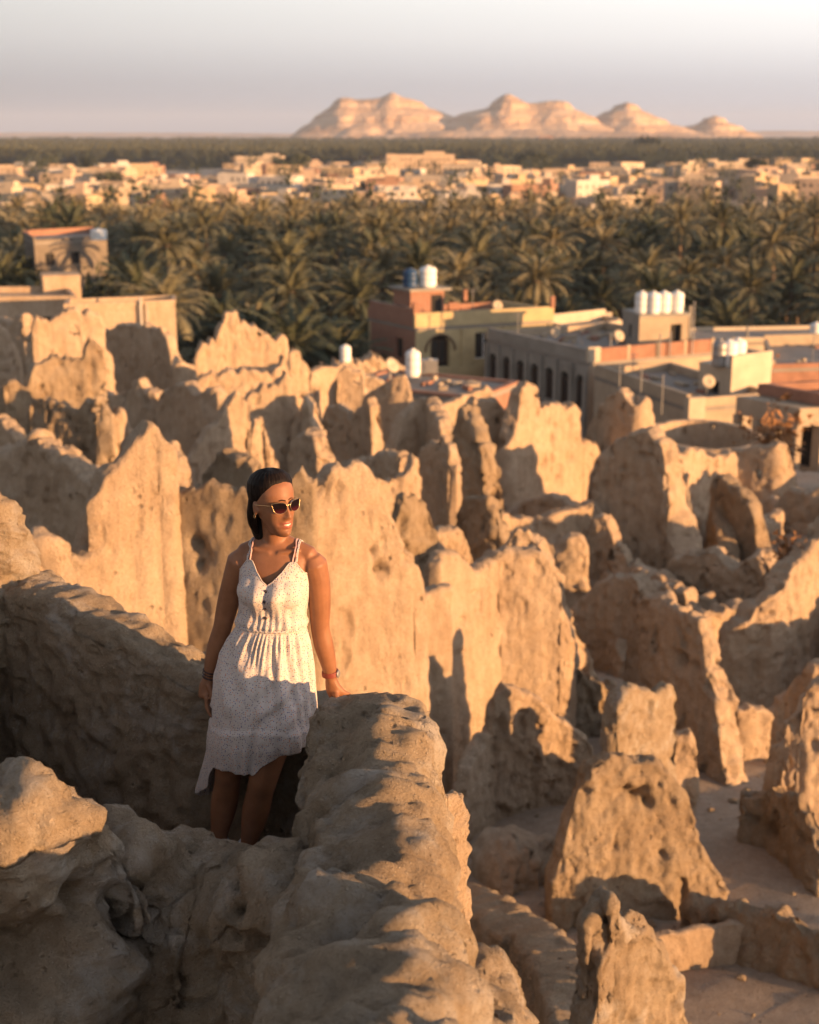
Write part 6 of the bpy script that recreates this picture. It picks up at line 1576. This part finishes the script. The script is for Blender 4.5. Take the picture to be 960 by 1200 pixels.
# ---- hair
def hair_cap():
    zs = np.linspace(-.118, .1125, 90); na = 120
    kz = [-.121, -.117, -.108, -.095, -.075, -.05, -.02, .01, .04, .07, .09, .105, .112]
    kw = [.010, .021, .030, .038, .047, .056, .064, .069, .071, .066, .054, .034, .012]
    kf = [.068, .078, .084, .087, .090, .092, .0925, .092, .090, .082, .068, .044, .018]
    kb = [-.02, -.005, .010, .022, .035, .055, .078, .092, .098, .093, .078, .052, .02]
    rows = []
    for z in zs:
        w = np.interp(z, kz, kw); f = np.interp(z, kz, kf); bk = np.interp(z, kz, kb)
        r_ = []
        cyc = (f - bk) / 2; half = (f + bk) / 2
        for k in range(na):
            a = 2 * math.pi * k / na; c_, s_ = math.cos(a), math.sin(a); e = 2.15
            q = (abs(c_) ** e + abs(s_) ** e) ** (-1 / e)
            x = w * s_ * q; yf = cyc + half * c_ * q
            line = np.interp(yf, [-.04, -.02, -.006, .006, .02, .035, .050, .065, .080, .095], [-.13, -.05, .0, .012, .022, .036, .052, .068, .080, .086])
            line += .0015 * math.sin(9 * a)
            t = (z - line) / .06
            t = max(0, min(1, t)); t = t ** .6
            th_ = (-.014 if z < line - .004 else -.003) + .0125 * t + (.0006 * math.sin(26 * a + z * 30) + .0004 * math.sin(61 * a)) * t
            sc = 1 + th_ / math.hypot(x, yf - cyc + 1e-6)
            r_.append(np.array(HL(x * sc, cyc + (yf - cyc) * sc, z + th_ * max(0, z) * 9)))
        rows.append(r_)
    B_ = Body(); B_.loft(rows); return B_
B_ = hair_cap(); me = bpy.data.meshes.new('hair'); me.from_pydata(B_.v, [], B_.f); me.materials.append(HAIR); me.polygons.foreach_set('use_smooth', [True] * len(B_.f))
hair = bpy.data.objects.new('hair', me); col.objects.link(hair); hair.parent = woman
B_ = Body()
B_.tube([HL(0, -.085, .03), HL(-.004, -.105, -.03), HL(-.014, -.098, -.080), HL(-.020, -.084, -.125), HL(-.022, -.074, -.165)], [(.046, .028), (.050, .030), (.040, .028), (.032, .022), (.016, .010)], 24, flat=tuple(Mh @ Vector((1, 0, 0))))
B_.tube([HL(-.052, -.030, .03), HL(-.060, -.045, -.03), HL(-.050, -.064, -.08), HL(-.036, -.070, -.12)], [.022, .022, .020, .010], 16)
B_.tube([HL(.052, -.030, .03), HL(.060, -.045, -.03), HL(.048, -.060, -.08), HL(.032, -.068, -.12)], [.022, .022, .020, .010], 16)
me = bpy.data.meshes.new('gathered_hair'); me.from_pydata(B_.v, [], B_.f); me.materials.append(HAIR); me.polygons.foreach_set('use_smooth', [True] * len(B_.f))
o = bpy.data.objects.new('gathered_hair', me); col.objects.link(o); o.parent = woman
# ---- sunglasses
gl = bpy.data.objects.new('sunglasses', None); col.objects.link(gl); gl.parent = woman
for sg in (-1, 1):
    out = []
    for k in range(40):
        a = 2 * math.pi * k / 40; x, z = .0245 * math.cos(a), .0215 * math.sin(a)
        ex = math.exp(-((a - R(38)) / .42) ** 2); x += .0085 * ex; z += .0065 * ex
        if z > .012: z = .012 + (z - .012) * .7
        cxx = .031 + x
        out.append(HL(sg * cxx, .0995 - .36 * (cxx - .031), z - .0015))
    cc = HL(sg * .031, .0995, -.0015)
    vs = [cc] + out; fs = [(0, 1 + k, 1 + (k + 1) % 40) for k in range(40)]
    back = [p - Mh @ Vector((0, -1, 0)) * .002 for p in vs]; nb = len(vs); vs2 = vs + back; fs += [(nb, nb + 1 + (k + 1) % 40, nb + 1 + k) for k in range(40)]
    fs += [(1 + k, nb + 1 + k, nb + 1 + (k + 1) % 40, 1 + (k + 1) % 40) for k in range(40)]
    B_ = MB(); B_.add(vs2, fs); B_.build('lens', LENS, gl, smooth=False)
    part_tube('rim', out, .00075, GOLD, gl, 8, True)
    part_tube('temple', [HL(sg * .0605, .082, .008), HL(sg * .068, .060, .008), HL(sg * .0745, .030, .006), HL(sg * .0765, .0, .004), HL(sg * .076, -.014, -.004)], .0012, GOLD, gl)
part_tube('bridge', [HL(-.0065, .108, .005), HL(0, .1095, .0075), HL(.0065, .108, .005)], .0012, GOLD, gl)
for k, (dx, dz, rr_) in enumerate(((-.0775, -.040, .006), (-.0765, -.030, .0035), (.0775, -.040, .006))):
    part_tube('earring', [HL(dx, -.006 + rr_ * math.cos(a), dz + rr_ * math.sin(a)) for a in np.linspace(0, 2 * math.pi, 14, endpoint=False)], .0011, GOLD, None, 6, True)

# ---- dress
trunk_only = Body(); th = np.linspace(0, 2 * np.pi, 48, endpoint=False)
def ztop(th_):
    s_ = np.sin(th_) * .135; c_ = np.cos(th_)
    a_ = np.abs(s_)
    front = np.interp(a_, [0, .03, .07, .098, .112, .125, .14], [1.222, 1.236, 1.268, 1.300, 1.300, 1.262, 1.240])
    return np.where(c_ > 0.0, front, 1.235)
NT = 240
TH = np.linspace(-np.pi, np.pi, NT, endpoint=False)
rows = []
rs = np.random.default_rng(3)
def smooth_path(P):
    for _ in range(3): P = [P[0]] + [(P[k - 1] + P[k] * 2 + P[k + 1]) / 4 for k in range(1, len(P) - 1)] + [P[-1]]
    return P
def press(V, minoff, bvh=None):
    bvh = bvh or globals()['bvh']
    out = V.copy().reshape(-1, 3)
    for i, p in enumerate(out):
        l, nrm, k, d = bvh.find_nearest(Vector(p))
        dd = (Vector(p) - l).dot(nrm)
        if d < .03 and dd < minoff: out[i] = np.array(l + nrm * minoff)
    return out.reshape(V.shape)
for j in range(46):
    u = j / 45
    z = 1.035 + (ztop(TH) - 1.035) * u
    P_ = torso(z, TH, .009 - .003 * u)
    # bust fullness
    s_ = np.sin(TH); 
    fr = np.array([SY_, -CY_])
    lat = s_ * .135
    bul = .048 * np.exp(-((np.abs(lat) - .060) / .045) ** 2) * np.exp(-((z - 1.18) / .055) ** 2) * (np.cos(TH) > 0) * np.clip(np.cos(TH) * 2.5, 0, 1)
    bul = bul + .028 * np.exp(-(lat / .05) ** 2) * np.exp(-((z - 1.175) / .05) ** 2) * (np.cos(TH) > 0)
    # soft pulls of cloth, blousing over the waistband
    fold = (.0028 * np.sin(TH * 23 + 3 * np.sin(TH * 2)) * (1 - u) ** 2 + .0022 * np.sin(TH * 9 + z * 60) * (1 - u)) + .010 * np.exp(-((u - .08) / .08) ** 2)
    nrm = np.stack([np.sin(TH) * CY_ + np.cos(TH) * SY_, np.sin(TH) * SY_ - np.cos(TH) * CY_], -1)
    P_[:, 0] += fr[0] * bul + nrm[:, 0] * fold; P_[:, 1] += fr[1] * bul + nrm[:, 1] * fold
    rows.append(P_)
rows = press(np.array(rows), .004, bvh_t)
inner = rows[-1].copy()
Vb, Fb = loft_rings(np.concatenate([rows, (inner * .985 + np.array([np.mean(inner[:, 0]), np.mean(inner[:, 1]), np.mean(inner[:, 2])]) * .015 - np.array([0, 0, .004]))[None]]))
dress = bpy.data.objects.new('dress', None); col.objects.link(dress); dress.parent = woman
mesh_np('bodice', Vb, quads=np.array(Fb), mat=DRESS, parent=dress)
# skirt
_sz = [.28, .40, .52, .60, .68, .76, .84, .92, .98, 1.02, 1.04]
_scx = [.050, .058, .066, .070, .074, .075, .078, .088, .096, .103, .106]
_scy = [.06, .04, .025, .015, .01, .01, .015, .015, .012, .01, .01]
_sa = [.205, .202, .200, .198, .194, .192, .186, .172, .152, .134, .126]
_sf = [.16, .165, .170, .172, .168, .160, .142, .120, .104, .094, .090]
_sb = [.26, .24, .22, .205, .19, .175, .160, .135, .112, .096, .092]
def hem(th_):
    d = np.degrees((th_ + np.pi) % (2 * np.pi) - np.pi)
    return np.interp(d, [-180, -140, -110, -85, -60, -38, -20, -8, -2, 4, 14, 30, 48, 70, 95, 120, 150, 180],
                     [.28, .25, .26, .34, .485, .50, .495, .500, .492, .530, .560, .592, .600, .585, .52, .40, .32, .30])
rows = []
NZ = 110
for j in range(NZ):
    u = j / (NZ - 1)
    hz_ = hem(TH); z = 1.042 + (hz_ - 1.042) * u
    seam = .675 + .02 * np.sin(TH * 2 + 1)
    g = lambda A: np.interp(z, _sz, A)
    a_, f_, b_ = g(_sa), g(_sf), g(_sb)
    s_, c_ = np.sin(TH), np.cos(TH); fr_ = np.where(c_ > 0, f_, b_); e = 2.1
    r = (np.abs(s_ / a_) ** e + np.abs(c_ / fr_) ** e) ** (-1 / e)
    w0 = np.clip((1.04 - z) / .06, 0, 1)
    wob = .5 * np.sin(TH * 3 + 1.3)
    gather = .0040 * (np.sin(TH * 30 + 4 * np.sin(TH * 3)) + .8 * np.sin(TH * 47 + 2)) * np.exp(-((1.0 - z) / .07) ** 2) * w0
    k1 = TH * 11 + 2.2 * np.sin(TH * 2 + .6) + (z - .9) * 5.0 * np.sin(TH + .9)
    pleat = .0090 * (np.sin(k1) + .5 * np.sin(k1 * 1.7 + 1) + .35 * np.sin(TH * 29 + z * 8)) * np.clip((1.03 - z) / .12, 0, 1) * (.55 + .45 * np.sin(TH * 2.0 - .4))
    below = np.clip((seam - z) / .02, 0, 1)
    ruff = below * (.014 + (.0050 * np.sin(TH * 21 + 3 * np.sin(TH * 4 + 1)) + .0015 * np.sin(TH * 34 + 1)) * np.clip((seam - z) / .10, .25, 1))
    lap = -.018 * np.exp(-((np.degrees(TH) + 3) / 3.5) ** 2) * np.clip((.70 - z) / .05, 0, 1)
    thigh = .038 * np.exp(-((TH - R(32)) / .42) ** 2) * np.exp(-((z - .66) / .13) ** 2)
    # cloth pulled in diagonals across the raised thigh
    X_ = np.degrees(TH)
    diag = .012 * np.sin((z * 62 - X_ * .155)) * np.exp(-((X_ - 25) / 34) ** 2) * np.exp(-((z - .78) / .085) ** 2)
    diag2 = .007 * np.sin((z * 34 + X_ * .13)) * np.exp(-((X_ + 38) / 30) ** 2) * np.exp(-((z - .84) / .12) ** 2)
    r = r + gather + pleat + ruff + lap + thigh + diag + diag2 + .004 * fbm(np.stack([TH * 4, z * 16, TH * 0], -1), 2, 91)
    x = g(_scx) + r * (s_ * math.cos(YAW * .4) + c_ * math.sin(YAW * .4)); y = g(_scy) - r * (c_ * math.cos(YAW * .4) - s_ * math.sin(YAW * .4))
    # the long back panel swings out to the left
    low = np.clip((.56 - z) / .26, 0, 1) * (c_ < .25) * np.clip((.25 - c_) * 2.5, 0, 1)
    x = x - .035 * low * np.clip(.4 - s_ , 0, 1.3)
    rows.append(np.stack([x, y, z], -1))
rows = press(np.array(rows), .006)
Vs_, Fs_ = loft_rings(rows)
sk = mesh_np('skirt', Vs_, quads=np.array(Fs_), mat=DRESS, parent=dress)
so = sk.modifiers.new('thickness', 'SOLIDIFY'); so.thickness = .0016; so.offset = 1
wb = np.array([torso(np.full(NT, 1.038), TH, .0125 + 0 * TH)])
part_tube('waistband', [tuple(p) for p in wb[0][::2] + np.array([0, 0, .002]) * np.sin(np.arange(NT // 2) * 1.9)[:, None]], .0055, DRESS, dress, 8, True)
part_tube('ruffle_seam', [tuple(p) for p in rows[np.clip(np.argmin(np.abs(rows[:, :, 2] - (.675 + .02 * np.sin(TH * 2 + 1))[None]), axis=0), 0, NZ - 1), np.arange(NT)][::2]], .0022, DRESS, dress, 6, True)
edge_ = [tuple(p) for p in Vb.reshape(-1, NT, 3)[45][::2]]
part_tube('neckline_trim', edge_, .0022, DRESS, dress, 6, True)
def TLp(s_, f_, z):
    cx, cy = np.interp(z, _tz, _tcx), np.interp(z, _tz, _tcy)
    return Vector((cx + s_ * CY_ + f_ * SY_, cy + s_ * SY_ - f_ * CY_, z))
for k, z in enumerate((1.205, 1.168, 1.135, 1.092)):
    # nearest bodice point at the front centre
    row = Vb.reshape(-1, NT, 3); pt = min((p for r_ in row for p in r_[NT // 2 - 3:NT // 2 + 1]), key=lambda p: abs(p[2] - z))
    m_ = MB(); m_.lathe([(.0062, 0), (.0066, .0012), (.0058, .0028), (.003, .0024)], n=14)
    o = m_.build('button', BUTTON, dress, tuple(Vector(pt) + Vector((SY_, -CY_, 0)) * .002), smooth=True); o.rotation_euler = (R(90), 0, YAW)
for sg in (-1, 1):
    path = [TLp(sg * .104, .085, 1.298), TLp(sg * .103, .080, 1.320), TLp(sg * .101, .058, 1.345), TLp(sg * .100, .030, 1.372), TLp(sg * .099, -.0, 1.385), TLp(sg * .098, -.04, 1.365), TLp(sg * .094, -.08, 1.32), TLp(sg * .090, -.10, 1.24)]
    fine = []
    for a_, b_ in zip(path[:-1], path[1:]):
        for q in range(5): fine.append(a_.lerp(b_, q / 5))
    for dd in ((-.003, .003) if sg > 0 else (-.0012, .0028)):
        part_tube('dress_strap', smooth_path([surf(p + Vector((dd + .0022 * math.sin(k * .9 + dd * 900), 0, 0)), .0035) for k, p in enumerate(fine)]), .0024, DRESS, dress)
    part_tube('bra_strap', smooth_path([surf(p - Vector((sg * (.016 - .006 * (k / len(fine))), 0, 0)), .0022) for k, p in enumerate(fine)]), .0038, BRAST, woman, 8, False, .45)
# ---- bracelets and watch
def ring_at(c, d, r, tr, name, mat, parent=None, flat=1.0, sc=(1, 1)):
    d = Vector(d).normalized(); u = d.cross(Vector((0, 1, 0.01))).normalized(); w = d.cross(u)
    return part_tube(name, [Vector(c) + u * r * sc[0] * math.cos(a) + w * r * sc[1] * math.sin(a) for a in np.linspace(0, 2 * math.pi, 26, endpoint=False)], tr, mat, parent, 8, True, flat)
ring_at((-.139, .080, .822), (-.25, .05, -1), .0275, .0032, 'bracelet', BEADS); ring_at((-.1405, .080, .812), (-.2, .1, -1), .0275, .0024, 'bracelet', BEADS); ring_at((-.142, .079, .797), (-.25, .0, -1), .0272, .0036, 'bracelet', BEADS)
wt = bpy.data.objects.new('wristwatch', None); col.objects.link(wt); wt.parent = woman
for dz in (-.006, 0, .006): ring_at((.319, .058, .822 + dz), (.1, .1, -1), .0285, .0042, 'watch_strap', LEATHER, wt)
m_ = MB(); m_.lathe([(.013, 0), (.0145, .002), (.0145, .006), (.012, .0075)], n=20); o = m_.build('watch_case', METAL, wt, (.346, .050, .822), smooth=True); o.rotation_euler = (R(90), 0, R(70))
# ---- shoes and socks
for (ax, ay, tx, ty) in ((-.130, .04, -.148, -.115), (-.012, .015, -.026, -.14)):
    B_ = Body()
    d_ = Vector((tx - ax, ty - ay, 0))
    B_.tube([(ax - d_.x * .25, ay - d_.y * .25, .045), (ax + d_.x * .15, ay + d_.y * .15, .050), (ax + d_.x * .6, ay + d_.y * .6, .042), (ax + d_.x * 1.05, ay + d_.y * 1.05, .034)], [(.036, .044), (.042, .050), (.045, .040), (.036, .026)], 24, flat=(0, 0, 1))
    me = bpy.data.meshes.new('shoe'); me.from_pydata(B_.v, [], B_.f); me.materials.append(SHOE); me.polygons.foreach_set('use_smooth', [True] * len(B_.f))
    o = bpy.data.objects.new('shoe', me); col.objects.link(o); o.parent = woman
    B_ = Body(); B_.tube([(ax + .001, ay + .002, .06), (ax + .002, ay + .002, .10), (ax + .004, ay, .132)], [(.042, .044), (.040, .041), (.0415, .0415)], 24)
    me = bpy.data.meshes.new('sock'); me.from_pydata(B_.v, [], B_.f); me.materials.append(SHOE); me.polygons.foreach_set('use_smooth', [True] * len(B_.f))
    o = bpy.data.objects.new('sock', me); col.objects.link(o); o.parent = woman
